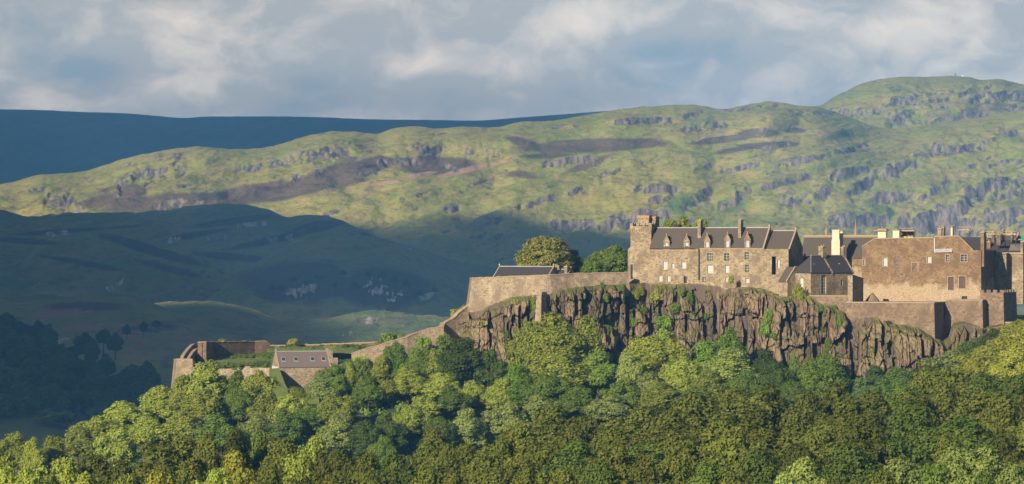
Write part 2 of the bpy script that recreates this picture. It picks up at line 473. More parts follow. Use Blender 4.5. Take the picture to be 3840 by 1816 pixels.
hill("dark_foothill", [(-900, 760), (-300, 790), (0, 798), (60, 808), (130, 812), (200, 802), (300, 798), (400, 797), (500, 797), (560, 792), (650, 785), (700, 775), (760, 768), (830, 763), (900, 766), (960, 775), (1010, 788),
     (1070, 812), (1150, 806), (1240, 813), (1290, 832), (1350, 860), (1420, 890), (1560, 930), (1700, 975), (1900, 1010), (2400, 1060), (4700, 1090)],
     4600, 3900, [(-900, 1120), (1200, 1120), (1700, 1130), (4700, 1150)], -900, 4700, 760, 190, M_FOOT, relief=18, band=(22, .8, .30), seed=23, back=500, crags=[(900, 830, 260, 16, 6, .7), (300, 930, 100, 14, 4, .7), (1180, 900, 190, 20, 8, .6)],
     heather=[(880, 828, 190, 16, 8, .9), (740, 880, 150, 13, 10, .8), (1020, 900, 210, 16, 12, .9), (1190, 850, 150, 24, 12, .9), (240, 868, 220, 11, 4, .8), (90, 905, 170, 14, -4, .8), (480, 850, 130, 9, 4, .7), (560, 935, 280, 24, -16, .8), (880, 965, 200, 18, -6, .8), (300, 985, 220, 16, -10, .7), (1270, 915, 140, 24, 16, .9), (1080, 790, 60, 12, -20, .8), (640, 1010, 160, 20, -14, .7)], green=[(880, 795, 160, 10, 4, .4), (400, 820, 220, 12, 0, .3)], lines=[(860, 850, 1000, 835, 6), (980, 905, 1120, 885, 8), (620, 905, 700, 895, 5), (760, 900, 860, 888, 6), (170, 880, 260, 872, 5)], label="dark rounded foothill in cloud shadow")

hill("crag_knoll", [(700, 1180), (860, 1060), (960, 985), (1060, 930), (1180, 898), (1300, 884), (1400, 888), (1480, 908), (1560, 956), (1640, 1010), (1700, 1050), (1760, 1085), (1850, 1130), (2100, 1190)],
     3800, 3450, 1230, 700, 2100, 460, 150, M_FOOT, relief=5, band=(18, .9, .30), seed=31, back=350,
     crags=[(1120, 1080, 110, 44, 0, 1), (1440, 1075, 110, 46, 0, 1)], faces=[(1130, 1092, 90, 36, 4, 1.2), (1410, 1080, 60, 50, 0, 1.2), (1480, 1105, 50, 30, 0, 1.1)], heather=[(1120, 1060, 260, 90, 0, .9), (1440, 1080, 220, 90, 0, .9)], label="wooded knoll with pale crags below the hill")

hill("low_rise", [(-900, 1090), (-200, 1096), (0, 1094), (60, 1100), (100, 1110), (160, 1104), (250, 1112), (300, 1110), (350, 1103), (420, 1100), (470, 1102), (520, 1120), (600, 1148), (640, 1160), (700, 1178), (900, 1240), (1100, 1330), (1300, 1400)],
     2950, 2480, 1420, -900, 1300, 460, 160, M_FOOT, relief=4, band=(16, .6, .35), seed=37, back=300,
     heather=[(330, 1150, 200, 26, 0, .7), (560, 1230, 200, 30, 10, .6)], scree=[(560, 1290, 160, 18, 12, .5), (230, 1172, 170, 22, 4, .6), (470, 1255, 190, 26, 10, .55), (300, 1225, 150, 22, -4, .5)], green=[(150, 1110, 160, 14, 0, .6), (430, 1106, 90, 10, 0, .6)],
     label="low grassy rise beyond the wood at the left")
hill("middle_rise", [(300, 1200), (480, 1160), (600, 1135), (680, 1130), (760, 1130), (860, 1138), (930, 1155), (1000, 1180), (1060, 1206), (1130, 1255), (1200, 1310), (1300, 1380)],
     3150, 2760, 1380, 300, 1300, 300, 120, M_FOOT, relief=3, band=(14, .6, .35), seed=41, back=250, crags=[(910, 1190, 60, 10, 0, .8)],
     heather=[(700, 1220, 200, 30, 0, .5)], label="low grassy rise above the curved battery wall")
hill("right_rise", [(900, 1330), (1000, 1232), (1060, 1204), (1120, 1196), (1190, 1194), (1260, 1188), (1330, 1172), (1390, 1164), (1440, 1164), (1500, 1173), (1580, 1181), (1660, 1186), (1720, 1193), (1800, 1205), (2000, 1240), (2300, 1330)],
     3000, 2600, 1390, 900, 2300, 380, 130, M_FOOT, relief=3, band=(15, .7, .32), seed=43, back=250, faces=[(1320, 1255, 44, 14, 0, 1.1), (1600, 1200, 60, 10, 0, .8)], crags=[(1330, 1255, 70, 14, 0, .9), (1620, 1205, 60, 12, 0, .8)],
     green=[(1390, 1172, 120, 10, 0, .5)], label="low grassy mound behind the sloping curtain wall")
hill("near_slope", [(-900, 1250), (-300, 1300), (0, 1335), (80, 1345), (150, 1362), (220, 1395), (300, 1450), (370, 1500), (430, 1535), (520, 1590), (640, 1660), (800, 1760), (1000, 1850)],
     2000, 1640, 1750, -900, 1000, 300, 110, M_MOOR, relief=3, seed=47, back=180, heather=[(200, 1450, 200, 60, -25, .5)], label="dark near hillside at the lower left")


# ------------------------------------------------------------------ the clouds that shade the valley (above and behind the camera's left shoulder)
cm, t = new_mat("cloud_vapour")
t.t.links.new(t.n("ShaderNodeVolumePrincipled", {"Color": (1, 1, 1), "Density": 0.0135, "Anisotropy": 0.2}).outputs[0], t.n("ShaderNodeOutputMaterial").inputs["Volume"])


def cloud(gx0, gx1, gy0, gy1, zc, thick, seed, label):
    """a flat-based cumulus bank whose shadow falls on the ground rectangle gx0..gx1, gy0..gy1"""
    k = (zc - 60) / SUN[2]
    cx, cy = (gx0 + gx1) / 2 + SUN[0] * k, (gy0 + gy1) / 2 + SUN[1] * k
    rx, ry = (gx1 - gx0) / 2, (gy1 - gy0) / 2
    nr, na = 26, 96
    r = np.linspace(0, 1, nr)[:, None]
    a = np.linspace(0, 2 * math.pi, na, endpoint=False)[None]
    e = 3.2
    rad = (np.abs(np.cos(a)) ** e + np.abs(np.sin(a)) ** e) ** (-1 / e)
    rad = rad * (1 + .09 * gnoise(np.cos(a) * 3 + 5, np.sin(a) * 3, seed) + .05 * gnoise(np.cos(a) * 9 + 5, np.sin(a) * 9, seed + 1))
    X = cx + r * rad * np.cos(a) * rx
    Y = cy + r * rad * np.sin(a) * ry
    T = thick * (1 - r ** 3) ** .9 * np.clip(.82 + .75 * fbm(X / 330.0, Y / 330.0, seed + 4, 4), .3, 1.3)
    T = np.maximum(T, 0.5)
    top = np.stack([X, Y, zc + T], -1).reshape(-1, 3)
    bot = np.stack([X, Y, zc - .25 * T], -1).reshape(-1, 3)
    idx = np.arange(nr * na).reshape(nr, na)
    nx = np.roll(idx, -1, 1)
    q = np.stack([idx[:-1], idx[1:], nx[1:], nx[:-1]], -1).reshape(-1, 4)
    nv = nr * na
    ring = np.stack([idx[-1], idx[-1] + nv, nx[-1] + nv, nx[-1]], -1)
    me = tri_mesh("cloud", np.vstack([top, bot]), np.vstack([q, q[:, ::-1] + nv, ring]), True)
    o = link("cloud", me, cm)
    tag(o, label, kind="stuff")


cloud(-900, 420, 3110, 5560, 1350, 170, 5, "grey based cumulus bank shading the foothills")
cloud(-1100, -160, 1400, 3050, 1350, 170, 8, "grey based cumulus bank shading the near valley")
cloud(-1500, 900, 7700, 10400, 1700, 150, 9, "grey based cumulus bank shading the far moor")

# ------------------------------------------------------------------ trees: (x, y of the crown's top, crown width, distance, kind) in photo measures
TREES = [
 # slope under the battery
 (782,1359,170,968,"l"),(895,1396,100,966,"m"),(978,1394,140,964,"l"),(690,1424,130,966,"l"),(602,1452,160,968,"l"),(895,1464,120,955,"m"),(466,1512,210,962,"l"),
 (361,1564,200,952,"l"),(290,1600,130,945,"l"),(752,1470,150,950,"l"),(1000,1470,150,950,"l"),(1090,1486,140,948,"l"),(1203,1420,130,962,"p"),(1262,1372,100,968,"m"),(677,1545,140,940,"l"),
 (827,1560,180,930,"m"),(1075,1540,130,935,"d"),(560,1560,150,940,"l"),(960,1560,140,935,"p"),(1282,1555,150,925,"p"),(1337,1345,90,972,"m"),(1180,1520,130,945,"m"),
 (53,1626,130,900,"l"),(125,1645,100,880,"l"),(205,1640,140,890,"l"),(-40,1660,150,880,"l"),(440,1610,160,900,"l"),
 # slope under the curtain wall and the crag
 (1484,1290,100,978,"d"),(1372,1352,90,974,"m"),(1425,1340,100,974,"l"),(1556,1308,90,975,"m"),(1635,1312,100,973,"l"),(1690,1316,110,972,"m"),(1310,1372,80,970,"l"),(1108,1450,120,960,"l"),(1050,1444,90,964,"m"),(1660,1294,50,978,"m"),(1594,1316,110,974,"m"),(1745,1266,180,972,"d"),(1832,1316,130,970,"d"),(1430,1398,140,964,"l"),(1528,1380,150,966,"l"),(1380,1420,110,960,"m"),
 (1583,1490,150,948,"l"),(1535,1515,130,940,"l"),(1650,1400,130,962,"l"),(1774,1430,130,958,"l"),(1692,1450,130,952,"d"),(1446,1560,130,930,"d"),(1364,1586,130,922,"d"),(1435,1640,110,905,"m"),(1255,1480,150,945,"l"),
 (2086,1184,230,966,"l"),(1982,1212,150,968,"l"),(2201,1192,140,968,"l"),(1938,1372,140,958,"v"),(1972,1420,140,952,"v"),(1878,1424,130,954,"l"),(2110,1310,220,958,"l"),(2240,1325,160,958,"m"),(2050,1400,150,950,"m"),
 (2360,1318,110,958,"p"),(2430,1258,180,968,"l"),(2490,1240,150,972,"l"),(2340,1420,140,948,"m"),(1747,1540,140,930,"p"),(1895,1515,150,934,"p"),(2031,1486,140,940,"p"),(2294,1486,180,938,"p"),(2180,1460,150,944,"m"),(1640,1560,110,925,"d"),
 (2533,1305,170,966,"l"),(2430,1400,150,952,"p"),(2480,1440,140,946,"l"),(2732,1238,130,974,"v"),(2650,1285,150,970,"v"),(2745,1312,230,962,"c"),(2872,1316,130,966,"d"),(2918,1362,120,962,"d"),(2660,1390,150,954,"l"),(2571,1362,160,958,"l"),(2600,1450,130,945,"m"),
 (2795,1395,130,950,"m"),(2850,1420,130,948,"d"),(2984,1342,70,966,"m"),(3092,1336,180,962,"m"),(3047,1400,150,955,"m"),(2960,1435,130,945,"d"),(3287,1376,120,955,"b"),(3240,1420,110,950,"b"),(3375,1376,150,948,"d"),(3440,1388,130,945,"d"),
 (3550,1320,190,950,"p"),(3626,1296,130,952,"d"),(3690,1262,130,955,"b"),(3745,1232,140,950,"d"),(3823,1196,130,945,"y"),(3840,1225,210,930,"y"),(3735,1276,170,935,"y"),(3672,1310,140,935,"y"),(3790,1320,170,915,"y"),(3580,1390,150,930,"m"),
 # foreground wood, back edge to front edge
 (1637,1618,170,620,"o"),(2075,1536,240,640,"o"),(1938,1584,190,620,"o"),(2403,1536,260,640,"o"),(2500,1530,200,640,"o"),(2184,1566,200,620,"o"),(2294,1600,190,600,"o"),
 (2773,1450,270,660,"o"),(2904,1454,150,660,"o"),(2609,1506,260,640,"o"),(3145,1448,210,660,"o"),(3020,1478,200,650,"o"),(3265,1476,200,650,"o"),(3375,1452,190,665,"g"),(3495,1408,200,680,"o"),
 (3593,1396,220,680,"o"),(3703,1410,220,670,"g"),(3801,1420,200,665,"g"),(2522,1552,240,600,"o"),(2828,1546,250,600,"o"),(2992,1546,240,600,"o"),(3183,1508,230,620,"o"),(3430,1478,210,630,"o"),(3675,1480,230,620,"o"),(3560,1470,180,640,"o"),(3774,1508,220,600,"o"),
 (586,1672,220,580,"o"),(677,1650,200,600,"o"),(790,1664,160,590,"o"),(890,1650,170,600,"o"),(970,1636,140,610,"g"),(1053,1640,200,600,"o"),(1165,1650,160,590,"l"),(1255,1686,160,570,"o"),(1364,1713,170,560,"o"),(1506,1716,200,560,"g"),
 (1720,1680,190,570,"o"),(1856,1708,210,550,"o"),(2020,1676,220,560,"o"),(2157,1662,210,560,"g"),(2294,1672,220,550,"o"),(2430,1660,210,560,"g"),(2691,1578,260,570,"o"),(2582,1618,240,550,"o"),(2762,1618,220,550,"o"),(3090,1590,210,570,"o"),
 (3238,1600,240,560,"o"),(3430,1536,240,590,"g"),(3620,1564,290,570,"g"),(3560,1640,170,545,"o"),(376,1714,190,550,"o"),(225,1728,170,545,"l"),(113,1744,150,540,"l"),(20,1730,150,545,"l"),(-50,1770,150,530,"o"),(470,1745,170,540,"o"),
 (902,1708,170,540,"y"),(1128,1722,190,535,"l"),(1000,1750,150,520,"o"),(700,1740,190,530,"o"),(800,1770,170,510,"l"),(1240,1770,180,510,"o"),(1400,1785,170,505,"o"),(1590,1760,180,520,"o"),(1960,1770,180,515,"o"),(2100,1755,190,515,"o"),(2240,1765,190,510,"g"),(1700,1785,190,505,"o"),
 (2400,1750,200,515,"o"),(2540,1720,200,520,"o"),(2664,1742,210,515,"g"),(2855,1697,240,525,"g"),(2992,1672,190,540,"o"),(3183,1662,260,535,"g"),(3020,1735,220,510,"c"),(3386,1722,240,520,"c"),(3610,1668,240,535,"c"),(3500,1760,190,505,"g"),(3692,1664,170,540,"g"),(3796,1750,210,505,"c"),(3770,1620,190,560,"o"),
 (3290,1780,200,495,"o"),(2780,1780,200,495,"o"),(600,1785,180,500,"y"),(330,1790,190,500,"l"),(180,1800,190,500,"o"),(30,1800,190,495,"l"),(3140,1790,190,490,"o"),(2920,1790,190,490,"c"),(3680,1790,200,490,"g"),(470,1800,150,495,"l"),(2480,1800,200,490,"o"),(2050,1810,200,485,"o"),(1130,1810,190,485,"o"),
 (3900,1440,200,660,"o"),(3920,1560,220,580,"o"),(3920,1680,220,530,"o"),(3930,1260,200,930,"y"),(3910,1760,200,500,"o"),
]
PLATEAU_TREES = [(2045,882,222,1028,"t"),(2156,940,90,1034,"d"),(2212,962,110,1030,"m"),(2300,924,150,1034,"m"),(2520,828,110,1030,"l"),(2618,824,110,1032,"l"),(2568,820,110,1034,"l")]


def tz(t):
    return ZC - (t[1] - CY) / F * t[3]


_anch = []
for t_ in TREES:
    _anch.append(((t_[0] - CX) / F * t_[3], t_[3], tz(t_) - (15 if t_[3] < 700 else 12)))
for x_, y_, Y_ in [(700,1470,975),(1060,1470,972),(1300,1440,972),(1480,1370,985),(1600,1340,985),(1740,1340,985),(1900,1440,980),(2300,1420,978),(2700,1400,978),(2960,1460,975),(3170,1500,968),(3330,1480,965),(3500,1400,960),(3690,1300,965),(3840,1280,960)]:
    p_ = P(x_, y_, Y_); _anch.append((p_[0], p_[1], p_[2] - 1))
_anch = np.array(_anch)


def ground(X, Y):
    X = np.asarray(X, float); Y = np.asarray(Y, float)
    pri = np.interp(Y, [-500, 0, 60, 150, 300, 450, 600, 700, 800, 900, 1000, 1080, 1250, 1400], [93, 93.2, 87, 78, 62, 50, 47, 40, 34, 36, 45, 42, 4, -3])
    pri = np.where(Y > 700, np.minimum(pri, 4 + (pri - 4) * sstep(-175, -95, X) * sstep(420, 200, X) + 0 * X), pri)
    num = np.zeros(np.broadcast(X, Y).shape); den = num + .02
    for ax, ay, az in _anch:
        wgt = np.exp(-((X - ax) / 14) ** 2 - ((Y - ay) / 16) ** 2)
        pa = np.interp(ay, [0, 300, 450, 600, 700, 800, 900, 1000], [93.2, 62, 50, 47, 40, 34, 36, 45])
        num = num + wgt * (az - pri); den = den + wgt
    return pri + num / den


em, t = new_mat("woodland_floor")
pos = t.n("ShaderNodeNewGeometry").outputs["Position"]
c = t.mix(t.ramp(t.noise(pos, .12, 5, .65), .4, .6), (.035, .055, .016), (.07, .09, .028))
b = t.n("ShaderNodeBump", {"Strength": .7, "Distance": .6, "Height": t.noise(pos, .8, 5, .7)})
t.t.links.new(t.n("ShaderNodeBsdfPrincipled", {"Base Color": c, "Roughness": .95, "Normal": b.outputs[0]}).outputs[0], t.n("ShaderNodeOutputMaterial").inputs[0])
gx, gy = np.meshgrid(np.linspace(-330, 420, 190), np.concatenate([np.linspace(-300, 440, 40), np.linspace(450, 1400, 200)]))
tag(link("castle_hill", grid_mesh("castle_hill", gx, gy, ground(gx, gy)), em), "wooded hill below the castle rock", kind="structure")


# ------------------------------------------------------------------ the crag
rm, t = new_mat("crag_rock")
geo = t.n("ShaderNodeNewGeometry")
pos = geo.outputs["Position"]
sx = t.n("ShaderNodeSeparateXYZ", {0: geo.outputs["True Normal"]}).outputs
n1 = t.noise(t.vmap(pos, (1, 1, .25)), .22, 5, .6)
n2 = t.noise(t.vmap(pos, (1, 1, .12)), 1.1, 5, .65)
n3 = t.noise(pos, 2.6, 4, .7)
n5 = t.noise(t.vmap(pos, (1, 1, .3)), .55, 5, .65)
c = t.mix(t.ramp(n1, .38, .62), (.215, .152, .098), (.125, .086, .060))
c = t.mix(t.m("MULTIPLY", t.ramp(n5, .52, .66), .7), c, (.155, .118, .098))
c = t.mix(t.ramp(n2, .54, .70), c, (.34, .255, .165))
c = t.mix(t.m("MULTIPLY", t.ramp(n2, .47, .32), .85), c, (.070, .050, .042))
c = t.mix(t.m("MULTIPLY", t.ramp(n3, .55, .75), .5), c, (.10, .075, .055))
tone = t.n("ShaderNodeAttribute", attribute_name="tone").outputs["Fac"]
c = t.mix(t.m("MULTIPLY", t.ramp(tone, .50, .30), .75), c, (.085, .066, .054))
c = t.mix(t.m("MULTIPLY", t.ramp(tone, .56, .74), .6), c, (.28, .20, .128))
moss = t.m("ADD", sx[2], t.m("MULTIPLY", t.m("SUBTRACT", n3, .5), .9))
mv = t.noise(pos, .16, 4, .6)
c = t.mix(t.m("MULTIPLY", t.ramp(t.m("ADD", moss, t.m("MULTIPLY", t.m("SUBTRACT", mv, .5), 1.6)), .34, .56), .9), c, t.mix(t.ramp(n3, .4, .6), (.075, .105, .022), (.15, .135, .04)))
b = t.n("ShaderNodeBump", {"Strength": .8, "Distance": .35, "Height": t.m("ADD", n2, t.m("MULTIPLY", n3, .6))})
bs = t.n("ShaderNodeBsdfPrincipled", {"Base Color": c, "Roughness": .92, "Normal": b.outputs[0]})
bs.inputs["Specular IOR Level"].default_value = 0.15
t.t.links.new(bs.outputs[0], t.n("ShaderNodeOutputMaterial").inputs[0])

WALL_Y = [(1640, 1010), (1690, 1007), (1769, 1000), (2050, 991), (2200, 996), (2350, 1003), (2420, 1006), (2640, 999), (2850, 990.5), (2915, 983), (2990, 980), (3040, 978), (3110, 976), (3175, 974), (3503, 965), (3530, 966), (3562, 968), (3683, 966), (3700, 969), (3800, 968)]
ROCK_TOP = [(1640, 1250), (1690, 1212), (1735, 1168), (1790, 1172), (1830, 1150), (1875, 1132), (1920, 1115), (2020, 1106), (2060, 1106), (2100, 1088), (2160, 1079), (2260, 1070), (2350, 1066), (2440, 1062), (2520, 1066), (2580, 1064), (2640, 1068), (2690, 1076), (2720, 1086), (2760, 1080), (2800, 1079), (2850, 1083), (2890, 1098), (2920, 1112), (2960, 1114),
            (3000, 1108), (3040, 1112), (3070, 1134), (3110, 1150), (3165, 1170), (3185, 1222), (3215, 1198), (3250, 1190), (3310, 1196), (3330, 1214), (3400, 1220), (3450, 1232), (3500, 1268), (3540, 1280), (3565, 1270), (3585, 1220), (3620, 1212), (3660, 1222), (3690, 1238), (3720, 1228), (3760, 1222), (3800, 1220)]
pxs = np.arange(1640, 4001, 1.6)
nc = len(pxs)
Yw = np.interp(pxs, [p[0] for p in WALL_Y], [p[1] for p in WALL_Y])
zt = ZC - (np.interp(pxs, [p[0] for p in ROCK_TOP], [p[1] for p in ROCK_TOP]) - CY) / F * Yw
zt = zt + .5 * fbm(pxs / 24.0, pxs * 0, 5, 3)
zb = np.full(nc, 44.0)
nr = 170
T = np.linspace(0, 1, nr)[:, None] ** .9
Zc = zt[None] + (zb - zt)[None] * T
D_ = zt[None] - Zc
Sm = ((pxs - CX) * .0728)[None] + 0 * Zc
# columns and blocks: irregular upright cells at three sizes, each set in or out and tilted a little
def cells(U, V, seed, jit=.85):
    iu, iv = np.floor(U), np.floor(V)
    best = np.full(U.shape, 9.0); sec = best.copy()
    hu = np.zeros(U.shape); hv = hu.copy(); du = hu.copy(); dv = hu.copy()
    for ou in (-1, 0, 1):
        for ov in (-1, 0, 1):
            cu, cv = iu + ou, iv + ov
            pu = cu + .5 + jit * (_hash(cu, cv, seed) - .5); pv = cv + .5 + jit * (_hash(cu, cv, seed + 1) - .5)
            d = np.maximum(np.abs(U - pu) * 1.0, np.abs(V - pv) * .8) + .25 * np.hypot(U - pu, V - pv)
            n = d < best
            sec = np.where(n, best, np.minimum(sec, d))
            hu = np.where(n, cu, hu); hv = np.where(n, cv, hv); du = np.where(n, U - pu, du); dv = np.where(n, V - pv, dv)
            best = np.where(n, d, best)
    return _hash(hu, hv, seed + 2), _hash(hu, hv, seed + 3), du, dv, sec - best


Sw = Sm + .5 * gnoise(Sm / 9.0, Zc / 14.0, 61) + .22 * gnoise(Sm / 1.6, Zc / 2.4, 62)
Zw = Zc + .7 * gnoise(Sm / 3.0, Zc / 6.0, 63) + .12 * Sm
h1, g1, du1, dv1, e1 = cells(Sw / 6.2 + 3, Zw / 7.5, 201)
h2, g2, du2, dv2, e2 = cells(Sw / 2.1, Zw / 5.2 + .37 * np.floor(Sw / 2.1), 211)
h3, g3, du3, dv3, e3 = cells(Sw / .95, Zw / 1.9 + .41 * np.floor(Sw / .95), 221)
k = np.floor(Sw / 1.75)
off = (h1 - .5) * 4.8 + (h2 - .5) * 2.3 + (h3 - .5) * .7
tilt = (g1 - .5) * 1.9 * du1 + (g2 - .5) * 1.5 * du2 - (g2 - .35) * .9 * dv2 + (g3 - .5) * .7 * du3
joint = -.55 * (1 - sstep(0, .10, e1)) - .45 * (1 - sstep(0, .13, e2)) - .22 * (1 - sstep(0, .16, e3))
rnd = -1.1 * np.abs(du2) ** 2
big = 4.6 * fbm(Sm / 17.0, Zc / 40.0, 71, 3) + 1.5 * fbm(Sm / 6.0, Zc / 16.0, 73, 3)
fine = .30 * fbm(Sm / .7, Zc / 1.3, 75, 3)
lz = Zc / 8.5 + .9 * fbm(Sm / 14.0, Zc / 30.0, 79, 3) + .35 * h1
ledge = 1.5 * (np.floor(lz) - lz + .5) * sstep(-.2, .4, gnoise(Sm / 9.0, np.floor(lz) * 3.3, 78))
bulge = big + off + tilt + joint + rnd + fine + ledge + 1.5 * np.exp(-((pxs[None] - 3600) / 80.0) ** 2)
# deep clefts: (x, y0, y1, width, depth)
for cx_, y0_, y1_, wd_, dp_ in [(2352, 1072, 1230, 14, 5), (2375, 1160, 1260, 10, 4), (2478, 1130, 1260, 20, 5.5), (2530, 1085, 1130, 16, 4), (2600, 1090, 1160, 14, 4), (2642, 1140, 1255, 16, 5.5), (2685, 1078, 1245, 22, 6.5), (2570, 1180, 1240, 10, 4), (2792, 1160, 1300, 17, 6),
      (2826, 1240, 1310, 9, 3), (2440, 1140, 1200, 9, 3), (3074, 1165, 1240, 17, 4.5), (3052, 1290, 1350, 20, 5), (3020, 1270, 1300, 10, 3), (3190, 1238, 1440, 13, 6), (3225, 1200, 1240, 14, 4), (3307, 1192, 1300, 15, 4.5), (3280, 1270, 1330, 12, 4), (3330, 1280, 1330, 14, 4), (3345, 1340, 1390, 14, 4), (3448, 1255, 1330, 12, 4.5), (3490, 1280, 1330, 12, 4), (3210, 1410, 1470, 16, 5), (3170, 1230, 1300, 12, 4),
      (1840, 1250, 1300, 9, 3), (1950, 1150, 1230, 10, 3), (1980, 1180, 1240, 8, 3), (2160, 1110, 1180, 14, 3.5), (2140, 1190, 1260, 10, 3), (2200, 1075, 1130, 9, 3), (1905, 1210, 1280, 8, 3), (3626, 1225, 1300, 12, 5), (3658, 1235, 1290, 8, 3.5), (1880, 1370, 1440, 18, 4), (2960, 1200, 1260, 9, 3), (2860, 1120, 1180, 9, 3)]:
    cpx = cx_ + 4 * gnoise(Zc / 6.0, Zc * 0 + cx_, 81)
    pyy = CY - (Zc - ZC) * F / Yw[None]
    inz = sstep(y0_ - 6, y0_ + 8, pyy) * (1 - sstep(y1_ - 14, y1_ + 14, pyy))
    bulge = bulge - dp_ * inz * (1 - sstep(wd_ * .38, wd_ * .58, np.abs(pxs[None] - cpx)))
base = 2.6 + .21 * D_
shoulder = sstep(0, .9 + 1.1 * _hash(k, k * 0 + 9, 15), D_ + .5 * fbm(Sm / 2.0, Zc * 0, 85, 2))
out = np.maximum((base + bulge) * (.10 + .90 * shoulder), .35 + .04 * D_)
Yc_ = Yw[None] - out
Xc_ = (pxs - CX)[None] / F * Yw[None] + 0 * Zc
# cap reaching back under the buildings, and the hidden north face
Xt = Xc_[0]
cap = [np.stack([Xt, Yw + 62, np.full(nc, 40.0)]), np.stack([Xt, Yw + 60, zt + 1.5]), np.stack([Xt, Yw + 25, zt + 1.5]), np.stack([Xt, Yw + 3, zt + .1])]
Xa = np.vstack([np.array([q[0] for q in cap]), Xc_]); Ya = np.vstack([np.array([q[1] for q in cap]), Yc_]); Za = np.vstack([np.array([q[2] for q in cap]), Zc])
tag(link("castle_rock", grid_mesh("castle_rock", Xa, Ya, Za, {"tone": np.vstack([np.full((4, nc), .5), np.clip(.45 * h1 + .35 * h2 + .2 * h3, 0, 1)])}, smooth=False), rm), "brown columnar volcanic crag under the castle", kind="structure")

# ------------------------------------------------------------------ building materials
def stone_mat(name, a, b, mortar, dark, scale=1.0, patch=None, rough=.9):
    m, t = new_mat(name)
    ob = t.n("ShaderNodeTexCoord").outputs["Object"]
    v = t.vmap(ob, (1.5 * scale, 1.5 * scale, 2.6 * scale))
    vn = t.n("ShaderNodeTexVoronoi", {"Vector": v, "Scale": 1.0, "Randomness": .8})
    ve = t.n("ShaderNodeTexVoronoi", {"Vector": v, "Scale": 1.0, "Randomness": .8}, feature="DISTANCE_TO_EDGE")
    r = t.n("ShaderNodeSeparateColor", {0: vn.outputs["Color"]}).outputs
    n1 = t.noise(ob, .22, 5, .6)
    n2 = t.noise(t.vmap(ob, (1, 1, .35)), .9, 5, .65)
    n3 = t.noise(ob, 4.0, 4, .7)
    n6 = t.noise(ob, 1.7, 5, .7)
    c = t.mix(t.m("ADD", t.m("MULTIPLY", r[0], .45), t.m("MULTIPLY", n6, .55)), a, b)
    c = t.mix(t.m("MULTIPLY", t.ramp(n6, .56, .70), .7), c, dark)
    c = t.mix(t.m("MULTIPLY", t.ramp(r[1], .72, .9), .7), c, dark)
    c = t.mix(t.m("MULTIPLY", t.ramp(n1, .45, .62), .95), c, t.mix(.55, b, dark))
    n7 = t.noise(t.vmap(ob, (1, 1, 1), (7, 3, 5)), .35, 5, .65)
    c = t.mix(t.m("MULTIPLY", t.ramp(n7, .53, .66), .75), c, mortar)
    c = t.mix(t.m("MULTIPLY", t.ramp(n2, .55, .75), .55), c, dark)
    c = t.mix(t.m("MULTIPLY", t.ramp(n3, .5, .8), .35), c, mortar)
    if patch:
        z = t.n("ShaderNodeSeparateXYZ", {0: ob}).outputs
        pm = t.m("ADD", t.ramp(z[2], patch[1], patch[2], 1.0, 0.0, False), t.m("MULTIPLY", t.m("SUBTRACT", t.noise(ob, .24, 6, .68), .5), 3.0))
        c = t.mix(t.ramp(pm, .32, .85), c, t.mix(t.m("MULTIPLY", n2, .5), patch[0], a))
    c = t.mix(t.m("MULTIPLY", t.ramp(ve.outputs["Distance"], .10, .02), .35), c, dark)
    h = t.m("ADD", t.ramp(ve.outputs["Distance"], 0, .12), t.m("ADD", t.m("MULTIPLY", n3, .6), t.m("MULTIPLY", r[2], .5)))
    bp = t.n("ShaderNodeBump", {"Strength": .8, "Distance": .07, "Height": h})
    bs = t.n("ShaderNodeBsdfPrincipled", {"Base Color": c, "Roughness": rough, "Normal": bp.outputs[0]})
    bs.inputs["Specular IOR Level"].default_value = 0.15
    t.t.links.new(bs.outputs[0], t.n("ShaderNodeOutputMaterial").inputs[0])
    return m


def plain_mat(name, a, b, scale=1.5, rough=.85, bump=.3, spec=.2):
    m, t = new_mat(name)
    ob = t.n("ShaderNodeTexCoord").outputs["Object"]
    n = t.noise(ob, scale, 5, .65)
    n2 = t.noise(t.vmap(ob, (1, 1, .2)), scale * 2.5, 4, .6)
    c = t.mix(t.ramp(t.m("ADD", t.m("MULTIPLY", n, .6), t.m("MULTIPLY", n2, .4)), .38, .62), a, b)
    bp = t.n("ShaderNodeBump", {"Strength": bump, "Distance": .04, "Height": n2})
    bs = t.n("ShaderNodeBsdfPrincipled", {"Base Color": c, "Roughness": rough, "Normal": bp.outputs[0]})
    bs.inputs["Specular IOR Level"].default_value = spec
    t.t.links.new(bs.outputs[0], t.n("ShaderNodeOutputMaterial").inputs[0])
    return m


def slate_mat(name, a, b, lich):
    m, t = new_mat(name)
    ob = t.n("ShaderNodeTexCoord").outputs["Object"]
    br = t.n("ShaderNodeTexBrick", {"Vector": t.vmap(ob, (1, 1, 1), (0, 0, 0), (math.radians(90), 0, 0)), "Color1": (.35, .35, .35), "Color2": (.65, .65, .65), "Mortar": (0, 0, 0), "Scale": 1.0,
                                    "Mortar Size": .012, "Brick Width": .34, "Row Height": .26})
    s = t.n("ShaderNodeSeparateColor", {0: br.outputs[0]}).outputs[0]
    n = t.noise(ob, .5, 5, .65)
    n3 = t.noise(ob, 3.0, 4, .7)
    c = t.mix(t.m("ADD", t.m("MULTIPLY", s, .5), t.m("MULTIPLY", n, .5)), a, b)
    c = t.mix(t.m("MULTIPLY", t.ramp(n3, .56, .76), .5), c, lich)
    bp = t.n("ShaderNodeBump", {"Strength": .7, "Distance": .03, "Height": t.m("ADD", s, n3)})
    bs = t.n("ShaderNodeBsdfPrincipled", {"Base Color": c, "Roughness": .8, "Normal": bp.outputs[0]})
    bs.inputs["Specular IOR Level"].default_value = 0.08
    t.t.links.new(bs.outputs[0], t.n("ShaderNodeOutputMaterial").inputs[0])
    return m


